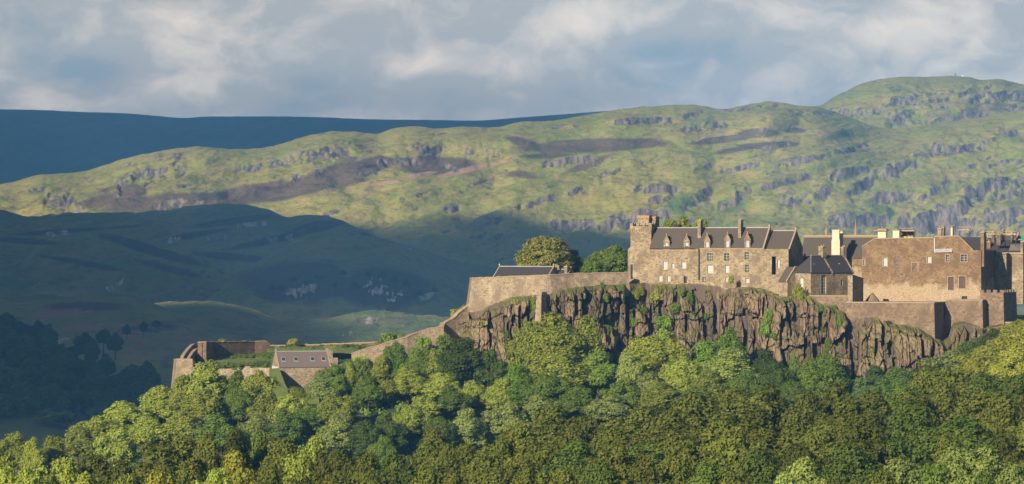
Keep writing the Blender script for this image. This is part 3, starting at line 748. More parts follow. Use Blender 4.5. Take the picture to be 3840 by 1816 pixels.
STONE = stone_mat("pale_rubble", (.41, .320, .205), (.275, .21, .13), (.47, .385, .27), (.14, .105, .075))
STONE_W = stone_mat("curtain_rubble", (.40, .315, .205), (.28, .215, .14), (.46, .38, .27), (.16, .122, .088))
STONE_B = stone_mat("brown_rubble", (.285, .190, .105), (.20, .130, .073), (.33, .235, .14), (.125, .082, .052), patch=((.46, .36, .24), 3.6, 8.4))
STONE_T = stone_mat("terrace_rubble", (.27, .195, .13), (.20, .14, .092), (.32, .25, .17), (.12, .085, .062))
STONE_D = stone_mat("dark_rubble", (.22, .165, .12), (.17, .125, .09), (.24, .19, .14), (.10, .075, .06))
TRIM = plain_mat("dressed_stone", (.36, .275, .18), (.28, .21, .14))
TRIM_O = plain_mat("ochre_stone", (.36, .225, .12), (.30, .19, .105))
CREAM = plain_mat("cream_harling", (.62, .53, .38), (.54, .455, .32), 2.0)
SLATE = slate_mat("slate", (.108, .090, .074), (.074, .062, .054), (.15, .12, .085))
SLATE_D = slate_mat("dark_slate", (.065, .056, .058), (.045, .04, .045), (.10, .085, .075))
SLATE_L = slate_mat("weathered_slate", (.165, .135, .125), (.13, .108, .102), (.19, .16, .14))
LEAD = plain_mat("lead", (.34, .33, .33), (.26, .255, .26), 1.0, .5, .1)
PAINT = plain_mat("white_paint", (.55, .54, .50), (.46, .45, .42))
PALE_PANE = plain_mat("pale_pane", (.46, .47, .47), (.36, .38, .40))  # white blinds and sky reflection in panes, put into one pale colour
SHUT = plain_mat("brown_shutter", (.115, .08, .075), (.085, .062, .06))
WOOD = plain_mat("scaffold_board", (.42, .30, .19), (.30, .21, .13))
IRON = plain_mat("dark_iron", (.03, .03, .035), (.05, .045, .045))
NET = plain_mat("green_netting", (.02, .30, .17), (.02, .24, .13))
YEL = plain_mat("yellow_sheet", (.45, .42, .06), (.36, .34, .05))
gm_, t = new_mat("window_glass")
bs = t.n("ShaderNodeBsdfPrincipled", {"Base Color": (.035, .045, .055), "Roughness": .08})
t.t.links.new(bs.outputs[0], t.n("ShaderNodeOutputMaterial").inputs[0])
GLASS = gm_


# ------------------------------------------------------------------ mesh building
class MB:
    def __init__(s):
        s.v, s.f = [], []

    def poly(s, pts):
        i = len(s.v)
        s.v += [tuple(map(float, p)) for p in pts]
        s.f.append(list(range(i, i + len(pts))))

    def box(s, x0, x1, y0, y1, z0, z1):
        p = [(x, y, z) for z in (z0, z1) for y in (y0, y1) for x in (x0, x1)]
        i = len(s.v)
        s.v += p
        s.f += [[i + a for a in q] for q in ((0, 2, 3, 1), (4, 5, 7, 6), (0, 1, 5, 4), (2, 6, 7, 3), (0, 4, 6, 2), (1, 3, 7, 5))]

    def hexa(s, lo, hi):             # two matching rings of points
        i, n = len(s.v), len(lo)
        s.v += [tuple(map(float, p)) for p in lo] + [tuple(map(float, p)) for p in hi]
        s.f.append([i + k for k in range(n)][::-1]); s.f.append([i + n + k for k in range(n)])
        for k in range(n):
            s.f.append([i + k, i + (k + 1) % n, i + n + (k + 1) % n, i + n + k])

    def prism_y(s, poly, y0, y1):    # outline in x, z pushed through y
        s.hexa([(x, y0, z) for x, z in poly], [(x, y1, z) for x, z in poly])

    def prism_x(s, poly, x0, x1):    # outline in y, z pushed through x
        s.hexa([(x0, y, z) for y, z in poly], [(x1, y, z) for y, z in poly])

    def facade(s, u0, u1, z0, z1, ops, v=0.0, rev=.4):
        us = sorted({u0, u1, *[o[0] for o in ops], *[o[1] for o in ops]})
        zs = sorted({z0, z1, *[o[2] for o in ops], *[o[3] for o in ops]})
        for a, b in zip(us[:-1], us[1:]):
            for c, d in zip(zs[:-1], zs[1:]):
                m, n = (a + b) / 2, (c + d) / 2
                if not any(o[0] < m < o[1] and o[2] < n < o[3] for o in ops):
                    s.poly([(a, v, c), (b, v, c), (b, v, d), (a, v, d)])
        for a, b, c, d in ops:
            w_ = v + rev
            s.poly([(a, v, c), (a, w_, c), (a, w_, d), (a, v, d)]); s.poly([(b, v, c), (b, v, d), (b, w_, d), (b, w_, c)])
            s.poly([(a, v, d), (a, w_, d), (b, w_, d), (b, v, d)]); s.poly([(a, v, c), (b, v, c), (b, w_, c), (a, w_, c)])

    def build(s, name, mat, parent=None, loc=(0, 0, 0), smooth=False):
        me = bpy.data.meshes.new(name)
        me.from_pydata(s.v, [], s.f)
        me.polygons.foreach_set("use_smooth", [smooth] * len(me.polygons))
        me.update()
        return link(name, me, mat, parent, loc)


class Fr:
    """a building's own frame: u along its front, v into its depth, set at distance Y and turned phi degrees"""
    def __init__(s, x, Y, phi, ybase):
        s.c, s.s = math.cos(math.radians(phi)), math.sin(math.radians(phi))
        s.O = ((x - CX) / F * Y, Y)
        s.phi = math.radians(phi)
        s.zb = ZC - (ybase - CY) / F * Y

    def u(s, px, v=0.0):
        k = (px - CX) / F
        return (k * (s.O[1] + v * s.c) - s.O[0] - v * s.s) / (s.c + k * s.s)

    def z(s, py, u=0.0, v=0.0):
        return ZC - (py - CY) / F * (s.O[1] - u * s.s + v * s.c) - s.zb

    def root(s, name, label, cat, group=None):
        o = bpy.data.objects.new(name, None)
        COL.objects.link(o)
        o.empty_display_size = 2
        o.location = (s.O[0], s.O[1], s.zb)
        o.rotation_euler = (0, 0, -s.phi)
        return tag(o, label, cat, group)

    def op(s, x0, x1, y0, y1, v=0.0):
        a, b = s.u(x0, v), s.u(x1, v)
        m = (a + b) / 2
        return (a, b, s.z(y1, m, v), s.z(y0, m, v))


def window(root, op, v=0.0, pane=GLASS, bars=(1, 2), rev=.4, trim=TRIM, name="window", margin=.17, bar_mat=None):
    a, b, c, d = op
    m = MB()
    for q in ((a - margin, a, c, d), (b, b + margin, c, d), (a - margin, b + margin, d, d + margin), (a - margin, b + margin, c - margin, c)):
        m.box(q[0], q[1], v - .045, v + .10, q[2], q[3])
    w_ = m.build(name, trim, root)
    p = MB(); p.box(a + .003, b - .003, v + rev - .06, v + rev, c + .003, d - .003); p.build("pane", pane, w_)
    g = MB()
    for k in range(1, bars[0] + 1):
        x = a + (b - a) * k / (bars[0] + 1); g.box(x - .045, x + .045, v + rev - .11, v + rev - .063, c + .08, d - .08)
    for k in range(1, bars[1] + 1):
        z = c + (d - c) * k / (bars[1] + 1); g.box(a + .08, b - .08, v + rev - .112, v + rev - .065, z - .035, z + .035)
    for q in ((a + .004, a + .08, c + .004, d - .004), (b - .08, b - .004, c + .004, d - .004)):
        g.box(q[0], q[1], v + rev - .115, v + rev - .064, q[2], q[3])
    g.build("glazing_bars", bar_mat or PAINT, w_)
    return w_


def doorway(root, op, v=0.0, rev=.5, mat=IRON, trim=TRIM, name="door"):
    a, b, c, d = op
    m = MB(); m.box(a + .003, b - .003, v + rev - .08, v + rev, c + .003, d - .003)
    for k in range(1, 4):
        x = a + (b - a) * k / 4; m.box(x - .02, x + .02, v + rev - .10, v + rev - .083, c + .05, d - .05)
    return m.build(name, mat, root)


def chimney(root, u0, u1, v0, v1, z0, z1, mat=STONE, cap=TRIM, pots=2, name="chimney"):
    m = MB(); m.box(u0, u1, v0, v1, z0, z1 - .25)
    ch = m.build(name, mat, root)
    m = MB(); m.box(u0 - .1, u1 + .1, v0 - .1, v1 + .1, z1 - .25, z1); m.build("chimney_cap", cap, ch)
    for k in range(pots):
        m = MB(); vv = v0 + (v1 - v0) * (k + .5) / pots; uu = (u0 + u1) / 2
        n = 8
        ring = lambda r, z: [(uu + r * math.cos(i * 2 * math.pi / n), vv + r * math.sin(i * 2 * math.pi / n), z) for i in range(n)]
        m.hexa(ring(.17, z1), ring(.13, z1 + .45)); m.build("chimney_pot", TRIM_O, ch)
    return ch


def gable_roof(root, u0, u1, v0, v1, ze, zr, mat, th=.22, over=.2, name="roof", ridge=None):
    vm = (v0 + v1) / 2
    k = (zr - ze) / (vm - v0)
    m = MB()
    m.prism_x([(v0 - over, ze - over * k), (vm, zr), (vm, zr + th), (v0 - over, ze - over * k + th)], u0, u1)
    m.prism_x([(vm, zr), (v1 + over, ze - over * k), (v1 + over, ze - over * k + th), (vm, zr + th)], u0, u1)
    r = m.build(name, mat, root)
    m = MB(); m.box(u0, u1, vm - .18, vm + .18, zr + th - .12, zr + th + .12); m.build("ridge_cap", ridge or LEAD, r)
    return r


def skew(root, u0, u1, v0, v1, ze, zr, mat=TRIM, h=.45, name="gable_coping"):
    vm = (v0 + v1) / 2
    m = MB()
    m.prism_x([(v0 - .3, ze - .2), (vm, zr), (v1 + .3, ze - .2), (v1 + .3, ze - .2 + h), (vm, zr + h), (v0 - .3, ze - .2 + h)], u0, u1)
    m.box(u0 - .05, u1 + .05, vm - .25, vm + .25, zr + h, zr + h + .6)
    return m.build(name, mat, root)


def wallstrip(name, pts, thick, mat, label=None, cat="wall", batter=0.0, coping=None, rough=.22, step=.9, group=None, parent=None):
    """pts: (x, y of top, y of foot, distance); a rubble wall following those points"""
    q = [(P(x, yt, Y), P(x, yb, Y)) for x, yt, yb, Y in pts]
    L = [0.0]
    for a, b in zip(q[:-1], q[1:]):
        L.append(L[-1] + math.hypot(b[0][0] - a[0][0], b[0][1] - a[0][1]))
    n = max(2, int(L[-1] / step))
    tt = np.array(sorted(set([round(x, 4) for x in np.linspace(0, L[-1], n)] + [round(x, 4) for x in L])))
    X = np.interp(tt, L, [a[0][0] for a in q]); Y = np.interp(tt, L, [a[0][1] for a in q])
    Z1 = np.interp(tt, L, [a[0][2] for a in q]) + rough * gnoise(tt * 1.3, tt * 0 + len(pts), 5); Z0 = np.interp(tt, L, [a[1][2] for a in q])
    dx, dy = np.gradient(X), np.gradient(Y)
    l = np.hypot(dx, dy); nx, ny = -dy / l, dx / l            # away from the camera for a wall drawn left to right
    o = np.array([X[0], Y[0], Z0[0]])
    m = MB()
    A, B, C_, D2 = [], [], [], []
    for i in range(len(tt)):
        A.append((X[i] - nx[i] * batter - o[0], Y[i] - ny[i] * batter - o[1], Z0[i] - o[2]))
        B.append((X[i] - o[0], Y[i] - o[1], Z1[i] - o[2]))
        C_.append((X[i] + nx[i] * thick - o[0], Y[i] + ny[i] * thick - o[1], Z1[i] - o[2]))
        D2.append((X[i] + nx[i] * thick - o[0], Y[i] + ny[i] * thick - o[1], Z0[i] - o[2]))
    for i in range(len(tt) - 1):
        for R, S in ((A, B), (B, C_), (C_, D2)):
            m.poly([R[i], R[i + 1], S[i + 1], S[i]])
    m.poly([A[0], B[0], C_[0], D2[0]]); m.poly([A[-1], D2[-1], C_[-1], B[-1]])
    if parent is not None:
        ob = m.build(name, mat, parent)
        ob.location = Vector(o) - parent.location
    else:
        ob = m.build(name, mat, None, loc=tuple(o))
        tag(ob, label, cat, group)
    if coping:
        m = MB()
        for i in range(len(tt) - 1):
            m.hexa([(B[i][0] - .1 * nx[i], B[i][1] - .1 * ny[i], B[i][2] - .02), (B[i + 1][0] - .1 * nx[i], B[i + 1][1] - .1 * ny[i], B[i + 1][2] - .02), (C_[i + 1][0], C_[i + 1][1], C_[i + 1][2] - .02), (C_[i][0], C_[i][1], C_[i][2] - .02)],
                   [(B[i][0] - .1 * nx[i], B[i][1] - .1 * ny[i], B[i][2] + .22), (B[i + 1][0] - .1 * nx[i], B[i + 1][1] - .1 * ny[i], B[i + 1][2] + .22), (C_[i + 1][0], C_[i + 1][1], C_[i + 1][2] + .22), (C_[i][0], C_[i][1], C_[i][2] + .22)])
        m.build("coping", coping, ob)
    return ob


def simple_house(name, label, x0, x1, yeave, yridge, ybase, Y, phi, dep, wall, roof, xo, cat="house", ops=(), cop=TRIM):
    H_ = Fr(xo, Y, phi, ybase)
    r = H_.root(name, label, cat)
    a, b = H_.u(x0), H_.u(x1)
    ze_, zr_ = H_.z(yeave), H_.z(yridge, 0, dep / 2)
    m = MB(); m.facade(a, b, 0, ze_, [H_.op(*o) for o in ops])
    for x in (a, b):
        m.poly([(x, 0, 0), (x, dep, 0), (x, dep, ze_), (x, dep / 2, zr_), (x, 0, ze_)])
    m.poly([(a, dep, 0), (b, dep, 0), (b, dep, ze_), (a, dep, ze_)]); m.build("wall", wall, r)
    rf = gable_roof(r, a + .25, b - .25, 0, dep, ze_, zr_, roof, th=.2)
    skew(r, a - .05, a + .25, 0, dep, ze_, zr_, cop, .35); skew(r, b - .25, b + .05, 0, dep, ze_, zr_, cop, .35)
    for o in ops:
        window(r, H_.op(*o))
    return H_, r, rf, a, b, ze_, zr_



# ------------------------------------------------------------------ the long range with dormers
K = Fr(2640, 1000, 21, 1085)
kr = K.root("castle_range", "long pale stone range with slate roof, five dormers and two chimneys", "castle building")
DEP = 11.0
uL, uM, uR, uE = K.u(2436), K.u(2624), K.u(2866), K.u(2958)
ze1, ze2, ze3 = K.z(936), K.z(931), K.z(934)
zrg = K.z(857, 0, DEP / 2)
zr3 = K.z(868, 20, 7)
opsL = [K.op(2486, 2503, 979, 1011), K.op(2519, 2529, 987, 1008), K.op(2556, 2573, 982, 1007), K.op(2470, 2484, 1034, 1056), K.op(2502, 2514, 1034, 1056)]
door = K.op(2564, 2575, 1037, 1062)
m = MB(); m.facade(uL, uM, 0, ze1, opsL + [door])
m.poly([(uL, 0, 0), (uL, DEP, 0), (uL, DEP, ze1), (uL, DEP / 2, zrg), (uL, 0, ze1)])
m.poly([(uL, DEP, 0), (uM, DEP, 0), (uM, DEP, ze1), (uL, DEP, ze1)]); m.poly([(uL, 0, ze1), (uM, 0, ze1), (uM, .6, ze1), (uL, .6, ze1)])
m.build("wall", STONE, kr)
for i, o in enumerate(opsL):
    window(kr, o, pane=PALE_PANE, bars=(1, 2 if i < 3 else 1))
doorway(kr, door)
V2 = -.35
opsR = [K.op(2651, 2673, 950, 978, V2), K.op(2715, 2734, 950, 978, V2), K.op(2792, 2808, 946, 973, V2), K.op(2652, 2675, 994, 1025, V2), K.op(2719, 2735, 995, 1023, V2), K.op(2793, 2808, 993, 1021, V2),
        K.op(2634, 2647, 1040, 1058, V2), K.op(2721, 2731, 1039, 1057, V2), K.op(2796, 2810, 1044, 1061, V2)]
slot = K.op(2894, 2909, 962, 1030, V2)
win7 = K.op(2915, 2924, 974, 1006, V2)
m = MB(); m.facade(uM, uR, -3, ze2, opsR, v=V2); m.poly([(uM, V2, -3), (uM, V2, ze2), (uM, .3, ze2), (uM, .3, -3)])
m.poly([(uR, V2, -3), (uR, DEP, -3), (uR, DEP, ze2), (uR, DEP / 2, zrg + .2), (uR, V2, ze2)])
m.poly([(uM, DEP, -3), (uR, DEP, -3), (uR, DEP, ze2), (uM, DEP, ze2)]); m.poly([(uM, V2, ze2), (uR, V2, ze2), (uR, .6, ze2), (uM, .6, ze2)])
m.build("wall", STONE, kr)
for i, o in enumerate(opsR):
    window(kr, o, V2, pane=GLASS if i in (0, 1, 2, 5, 6) else PALE_PANE, bars=(2 if i in (0, 3) else 1, 2))
m = MB(); m.facade(uR, uE, -5, ze3, [slot, win7], v=V2 + .05, rev=.5)
m.poly([(uE, V2, -5), (uE, 13.4, -5), (uE, 13.4, ze3), (uE, 7.2, zr3), (uE, 1.0, ze3), (uE, V2 + .05, ze3)]); m.poly([(uR, V2, ze3), (uE, V2, ze3), (uE, 1.4, ze3), (uR, 1.4, ze3)])
m.build("wall", STONE, kr)
a, b, c, d = slot
m = MB(); m.facade(a, b, c, d, [], v=V2 + 3.2); m.poly([(a, V2 + .5, c), (a, V2 + 3.2, c), (a, V2 + 3.2, d), (a, V2 + .5, d)]); m.poly([(b, V2 + .5, c), (b, V2 + 3.2, c), (b, V2 + 3.2, d), (b, V2 + .5, d)])
m.poly([(a, V2 + .5, d), (b, V2 + .5, d), (b, V2 + 3.2, d), (a, V2 + 3.2, d)]); m.poly([(a, V2 + .5, c), (b, V2 + .5, c), (b, V2 + 3.2, c), (a, V2 + 3.2, c)])
m.build("shadow_recess", STONE_D, kr)  # stands in for a shadow cast on the wall, lined with darker stone
window(kr, win7, V2 + .05, pane=PALE_PANE, bars=(1, 2))
gable_roof(kr, uL, uR - .35, 0, DEP, ze2 + .05, zrg, SLATE)
skew(kr, uR - .38, uR + .02, 0, DEP, ze2, zrg)
gable_roof(kr, uR + .02, uE - .3, 1.2, 13.2, ze3 + .05, zr3, SLATE, ridge=LEAD)
skew(kr, uE - .35, uE + .05, 1.2, 13.2, ze3, zr3)
m = MB(); m.box(K.u(2621), K.u(2626), -.62, -.42, K.z(1050), K.z(934)); m.build("downpipe", IRON, kr)
m = MB(); m.box(K.u(2440), uM, -.12, .06, ze1 - .35, ze1 - .05); m.box(uM, uR, V2 - .12, V2 - .003, ze2 - .35, ze2 - .05); m.build("cornice", TRIM, kr)
for cx_, ap in ((2500, 889), (2575, 888), (2652, 885), (2728, 882), (2803, 881)):
    vv = .05 if cx_ < 2620 else V2 + .05
    a, b = K.u(cx_ - 11, vv), K.u(cx_ + 11, vv)
    zb_, zs, za = (ze1 if cx_ < 2620 else ze2) + .02, K.z(ap + 21), K.z(ap)
    mm = (a + b) / 2
    m = MB()
    o = (a + .38, b - .38, zb_ + .25, zs - .05)
    m.facade(a, b, zb_, zs, [o], v=vv, rev=.3)
    m.poly([(a, vv, zs), (b, vv, zs), (mm, vv, za)])
    m.poly([(a, vv, zb_), (a, 4.2, zb_), (a, 4.2, zs), (a, vv, zs)]); m.poly([(b, vv, zb_), (b, vv, zs), (b, 4.2, zs), (b, 4.2, zb_)])
    dm = m.build("dormer", STONE, kr)
    m = MB(); m.prism_y([(a - .12, zs - .1), (mm, za + .02), (b + .12, zs - .1), (b + .12, zs + .12), (mm, za + .28), (a - .12, zs + .12)], vv - .08, 5.0); m.build("dormer_roof", SLATE, dm)
    m = MB(); m.prism_y([(a - .1, zs - .02), (mm, za + .1), (b + .1, zs - .02), (b + .1, zs + .28), (mm, za + .5), (a - .1, zs + .28)], vv - .16, vv + .16); m.box(mm - .12, mm + .12, vv - .1, vv + .14, za + .45, za + .9); m.build("dormer_gable", TRIM_O, dm)
    m = MB(); m.box(o[0] + .003, o[1] - .003, vv + .24, vv + .3, o[2] + .003, o[3] - .003); m.build("pane", PALE_PANE, dm)
    m = MB(); m.box((o[0] + o[1]) / 2 - .04, (o[0] + o[1]) / 2 + .04, vv + .18, vv + .235, o[2] + .01, o[3] - .01); m.box(o[0] + .01, o[1] - .01, vv + .182, vv + .237, (o[2] + o[3]) / 2 - .04, (o[2] + o[3]) / 2 + .04); m.build("glazing_bars", PAINT, dm)
for x0, x1, yt, yb in ((2616, 2626, 826, 895), (2768, 2777, 825, 896)):
    chimney(kr, K.u(x0, 2.6), K.u(x1, 2.6) + .1, 2.6, 4.7, K.z(yb, 0, 2.6) - .5, K.z(yt, 0, 2.6))

# ------------------------------------------------------------------ the square tower at its left end
KT = Fr(2443, 1008, 21, 1085)
kt = KT.root("castle_tower", "square crenellated stone tower at the left end of the long range", "tower")
a, b = KT.u(2366), KT.u(2443.5)
w_ = b - a
zs, zp, zc_ = KT.z(928), KT.z(862), KT.z(848)
m = MB(); m.box(a, b, -.3, 5.9, zs - 1, zp); m.build("wall", STONE, kt)
m = MB(); m.box(a - .16, b + .16, -.46, 6.06, zp, zc_); st = m.build("parapet", STONE, kt)
for i in range(9):
    x = a + (b - a) * (i + .5) / 9; m = MB(); m.box(x - .16, x + .16, -.45, -.302, zp - .35, zp - .002); m.build("corbel", TRIM, st)
for sgn, vv in ((0, -.46), (1, 5.56)):
    for i in range(4):
        x = a - .16 + (w_ + .32) * (i * 2 + .5) / 7.0
        m = MB(); m.box(x - .42, x + .42, vv, vv + .5, zc_, KT.z(837)); m.build("merlon", STONE, kt)
for i in range(1, 4):
    for x in (a - .16, b - .34):
        v_ = -.46 + 6.5 * i / 4; m = MB(); m.box(x, x + .5, v_ - .45, v_ + .45, zc_, KT.z(837)); m.build("merlon", STONE, kt)
ca, cb = KT.u(2392, 1.5), KT.u(2433, 1.5)
m = MB(); m.box(ca, cb, 1.5, 4.6, zc_, KT.z(819)); ch = m.build("cap_house", STONE, kt)
m = MB(); m.box(ca - .15, cb + .15, 1.35, 4.75, KT.z(819), KT.z(808)); m.build("cap_ledge", TRIM_O, ch)
ta, tb = KT.u(2442, 3.6) - .1, KT.u(2460, 3.6)
m = MB(); m.box(ta, tb, 3.2, 6.4, zs - 1, KT.z(818)); tu = m.build("stair_turret", STONE, kt)
m = MB(); m.box(ta - .12, tb + .12, 3.08, 6.52, KT.z(818), KT.z(812)); m.build("turret_cap", TRIM_O, tu)
# wider rounded lower stage
la = KT.u(2348)
ring = []
for i in range(9):
    an = math.radians(180 + 90 * i / 8); ring.append((la + 2.2 + 2.2 * math.cos(an), 1.7 + 2.2 * math.sin(an)))
ring += [(b - .02, -.5), (b - .02, 7.0), (la, 7.0)]
m = MB(); m.hexa([(x, y, -5) for x, y in ring], [(x, y, zs - .5) for x, y in ring])
cx_, cy_ = sum(p[0] for p in ring) / len(ring), sum(p[1] for p in ring) / len(ring)
m.hexa([(x, y, zs - .5) for x, y in ring], [(a + .01 if x < a else x, max(y, -.29), zs + .25) for x, y in ring]); m.build("tower_base", STONE, kt)
so = KT.op(2365, 2372, 992, 1047, -.5)
m = MB(); m.box(so[0], so[1], -.62, -.503, so[2], so[3]); m.build("drain_chute", IRON, kt)

# ------------------------------------------------------------------ small outbuilding under the dark gable
LE = Fr(2921, 985.5, 42, 1130)
lr = LE.root("lean_to", "small stone outbuilding with steep slate roof under the dark gable", "outbuilding")
w0, w1 = 0, LE.u(2953)
ze_, zr_ = LE.z(1056), LE.z(1004, 2, 3.5)
m = MB(); m.facade(w0, w1, -3, ze_, []); m.poly([(w1, 0, -3), (w1, 4.4, -3), (w1, 4.4, zr_), (w1, 3.6, zr_), (w1, 0, ze_)]); m.poly([(w0, 0, -3), (w0, 0, ze_), (w0, 3.6, zr_), (w0, 4.4, zr_), (w0, 4.4, -3)]); m.build("wall", STONE, lr)
m = MB(); m.prism_x([(-.25, ze_ - .15), (3.6, zr_), (4.4, zr_), (4.4, zr_ + .2), (3.5, zr_ + .2), (-.25, ze_ + .1)], w0 - .1, w1 - .28); rf = m.build("roof", SLATE, lr)
m = MB(); m.prism_x([(-.3, ze_ - .1), (3.6, zr_), (4.4, zr_), (4.4, zr_ + .4), (3.5, zr_ + .4), (-.3, ze_ + .28)], w1 - .28, w1 + .05); m.build("gable_coping", TRIM, lr)

# ------------------------------------------------------------------ hip-roofed house on the corner of the rock
R = Fr(3040, 982, -43, 1112)
rr = R.root("corner_house", "hip roofed stone house on the rock, its long wall in half shade", "house")
ue, dp = 17.0, 6.6
ze_, zr_ = R.z(1025), R.z(962, 3.5, 3.3)
o1, o2 = R.op(3079, 3098, 1032, 1102), R.op(3152, 3160, 1050, 1073)
o3 = None
m = MB(); m.facade(0, ue, -4, ze_, [o1, o2]); m.poly([(0, 0, -4), (0, dp, -4), (0, dp, ze_), (0, 0, ze_)]); m.poly([(ue, 0, -4), (ue, dp, -4), (ue, dp, ze_), (ue, dp / 2, zr_), (ue, 0, ze_)]); m.poly([(0, dp, -4), (ue, dp, -4), (ue, dp, ze_), (0, dp, ze_)])
m.build("wall", STONE, rr)
window(rr, o1, pane=GLASS, bars=(2, 5)); window(rr, o2, pane=GLASS, bars=(1, 1))
m = MB(); m.box(-.06, .0, 2.6, 3.6, R.z(1085), R.z(1046)); m.build("blocked_window", PAINT, rr)
hp = 3.7
k = .2
for nm, pl in (("roof", [[(-k, -k, ze_), (8.2, -k, ze_), (8.2, dp / 2, zr_), (hp, dp / 2, zr_)], [(8.7, -k, ze_), (ue - .3, -k, ze_), (ue - .3, dp / 2, zr_), (8.7, dp / 2, zr_)], [(-k, dp + k, ze_), (-k, -k, ze_), (hp, dp / 2, zr_)], [(ue, dp + k, ze_), (-k, dp + k, ze_), (hp, dp / 2, zr_), (ue, dp / 2, zr_)]]),):
    m = MB()
    for q in pl:
        m.hexa([(x, y, z) for x, y, z in q], [(x, y, z + .2) for x, y, z in q])
    rf = m.build(nm, SLATE_D, rr)
m = MB(); m.hexa([(-k - .1, -k, ze_ + .2), (-k + .25, -k - .02, ze_ + .2), (hp + .2, dp / 2, zr_ + .2), (hp - .15, dp / 2, zr_ + .2)], [(-k - .1, -k, ze_ + .34), (-k + .25, -k - .02, ze_ + .34), (hp + .2, dp / 2, zr_ + .36), (hp - .15, dp / 2, zr_ + .36)])
m.hexa([(hp, dp / 2 - .2, zr_ + .21), (ue, dp / 2 - .2, zr_ + .21), (ue, dp / 2 + .2, zr_ + .21), (hp, dp / 2 + .2, zr_ + .21)], [(hp, dp / 2 - .2, zr_ + .4), (ue, dp / 2 - .2, zr_ + .4), (ue, dp / 2 + .2, zr_ + .4), (hp, dp / 2 + .2, zr_ + .4)])
m.build("lead_flashing", LEAD, rf)
for us in (8.2, ue - .3):
    skew(rr, us, us + .5, 0, dp, ze_ - .1, zr_ + .1, STONE)
chimney(rr, 7.6, 9.1, dp / 2 - .8, dp / 2 + .8, zr_ - .3, R.z(924, 8, 3.3)); chimney(rr, ue - .7, ue + .5, dp / 2 - .5, dp / 2 + .5, zr_ - .3, R.z(926, ue, 3.3))
for us, vs in ((2.6, .7), (12.8, .8)):  # pale panels standing in for sunlit streaks on the slates
    m = MB(); f_ = (zr_ - ze_) / (dp / 2); m.hexa([(us, vs, ze_ + vs * f_ + .22), (us + .8, vs, ze_ + vs * f_ + .22), (us + .8, vs + .9, ze_ + (vs + .9) * f_ + .22), (us, vs + .9, ze_ + (vs + .9) * f_ + .22)],
                   [(us, vs, ze_ + vs * f_ + .34), (us + .8, vs, ze_ + vs * f_ + .34), (us + .8, vs + .9, ze_ + (vs + .9) * f_ + .34), (us, vs + .9, ze_ + (vs + .9) * f_ + .34)]); m.build("skylight_or_sun_streak", LEAD, rf)

# wing with a lit end wall
WG = Fr(3197, 974, -66, 1122)
wr = WG.root("side_wing", "narrow stone wing with a bright end wall beside the hip roofed house", "outbuilding")
hz, hz2 = WG.z(1033), WG.z(1048)
m = MB(); m.hexa([(0, 0, -3), (9, 0, -3), (9, 1.35, -3), (0, 1.35, -3)], [(0, 0, hz), (9, 0, hz2), (9, 1.35, hz2), (0, 1.35, hz)]); m.build("wall", STONE, wr)
m = MB(); m.hexa([(-.1, -.1, hz + .003), (9, -.1, hz2 + .003), (9, 1.4, hz2 + .003), (-.1, 1.4, hz + .003)], [(-.1, -.1, hz + .2), (9, -.1, hz2 + .2), (9, 1.4, hz2 + .2), (-.1, 1.4, hz + .2)]); m.build("roof", SLATE_D, wr)

# ------------------------------------------------------------------ hall behind, with the tall cream chimney
HA = Fr(3150, 1014, 12, 1080)
hr = HA.root("great_hall", "slate roofed hall behind with pale ridge and a tall cream chimney", "castle building")
a, b = HA.u(3005), HA.u(3290)
ze_, zr_ = HA.z(968), HA.z(892, 0, 6)
m = MB(); m.box(a, b, 0, 12, 0, ze_); m.build("wall", STONE_B, hr)
rf = gable_roof(hr, a, b, 0, 12, ze_, zr_, SLATE, ridge=TRIM)
m = MB(); m.box(a, b, 5.7, 6.3, zr_ + .35, zr_ + .75); m.build("ridge_course", TRIM, rf)
for x in (3098, 3208):
    u_ = HA.u(x, 6); m = MB(); m.box(u_ - .25, u_ + .25, 5.75, 6.25, zr_ + .75, zr_ + 1.9); m.hexa([(u_ - .18, 5.8, zr_ + 1.9), (u_ + .18, 5.8, zr_ + 1.9), (u_ + .18, 6.2, zr_ + 1.9), (u_ - .18, 6.2, zr_ + 1.9)], [(u_ - .03, 5.97, zr_ + (5.2 if x > 3150 else 3)), (u_ + .03, 5.97, zr_ + (5.2 if x > 3150 else 3)), (u_ + .03, 6.03, zr_ + (5.2 if x > 3150 else 3)), (u_ - .03, 6.03, zr_ + (5.2 if x > 3150 else 3))]); m.build("finial", TRIM_O, hr)
v_ = -7.0
a, b = HA.u(3118, v_), HA.u(3149, v_)
m = MB(); m.box(a, b, v_, v_ + 1.7, HA.z(985, 0, v_), HA.z(905, 0, v_)); m.hexa([(a, v_, HA.z(905, 0, v_)), (b, v_, HA.z(905, 0, v_)), (b, v_ + 1.7, HA.z(905, 0, v_)), (a, v_ + 1.7, HA.z(905, 0, v_))], [(a + .2, v_, HA.z(893, 0, v_)), (b - .15, v_, HA.z(893, 0, v_)), (b - .15, v_ + 1.6, HA.z(893, 0, v_)), (a + .2, v_ + 1.6, HA.z(893, 0, v_))])
m.box(a + .2, b - .15, v_, v_ + 1.6, HA.z(893, 0, v_), HA.z(866, 0, v_)); c2 = m.build("chimney", CREAM, hr)
m = MB(); m.box(a + .1, b - .05, v_ - .1, v_ + 1.7, HA.z(866, 0, v_), HA.z(862, 0, v_)); m.build("chimney_cap", CREAM, c2)
chimney(hr, HA.u(3149, -3), HA.u(3160, -3), -3, -1.5, HA.z(985, 0, -3), HA.z(865, 0, -3), CREAM, TRIM_O, 1)

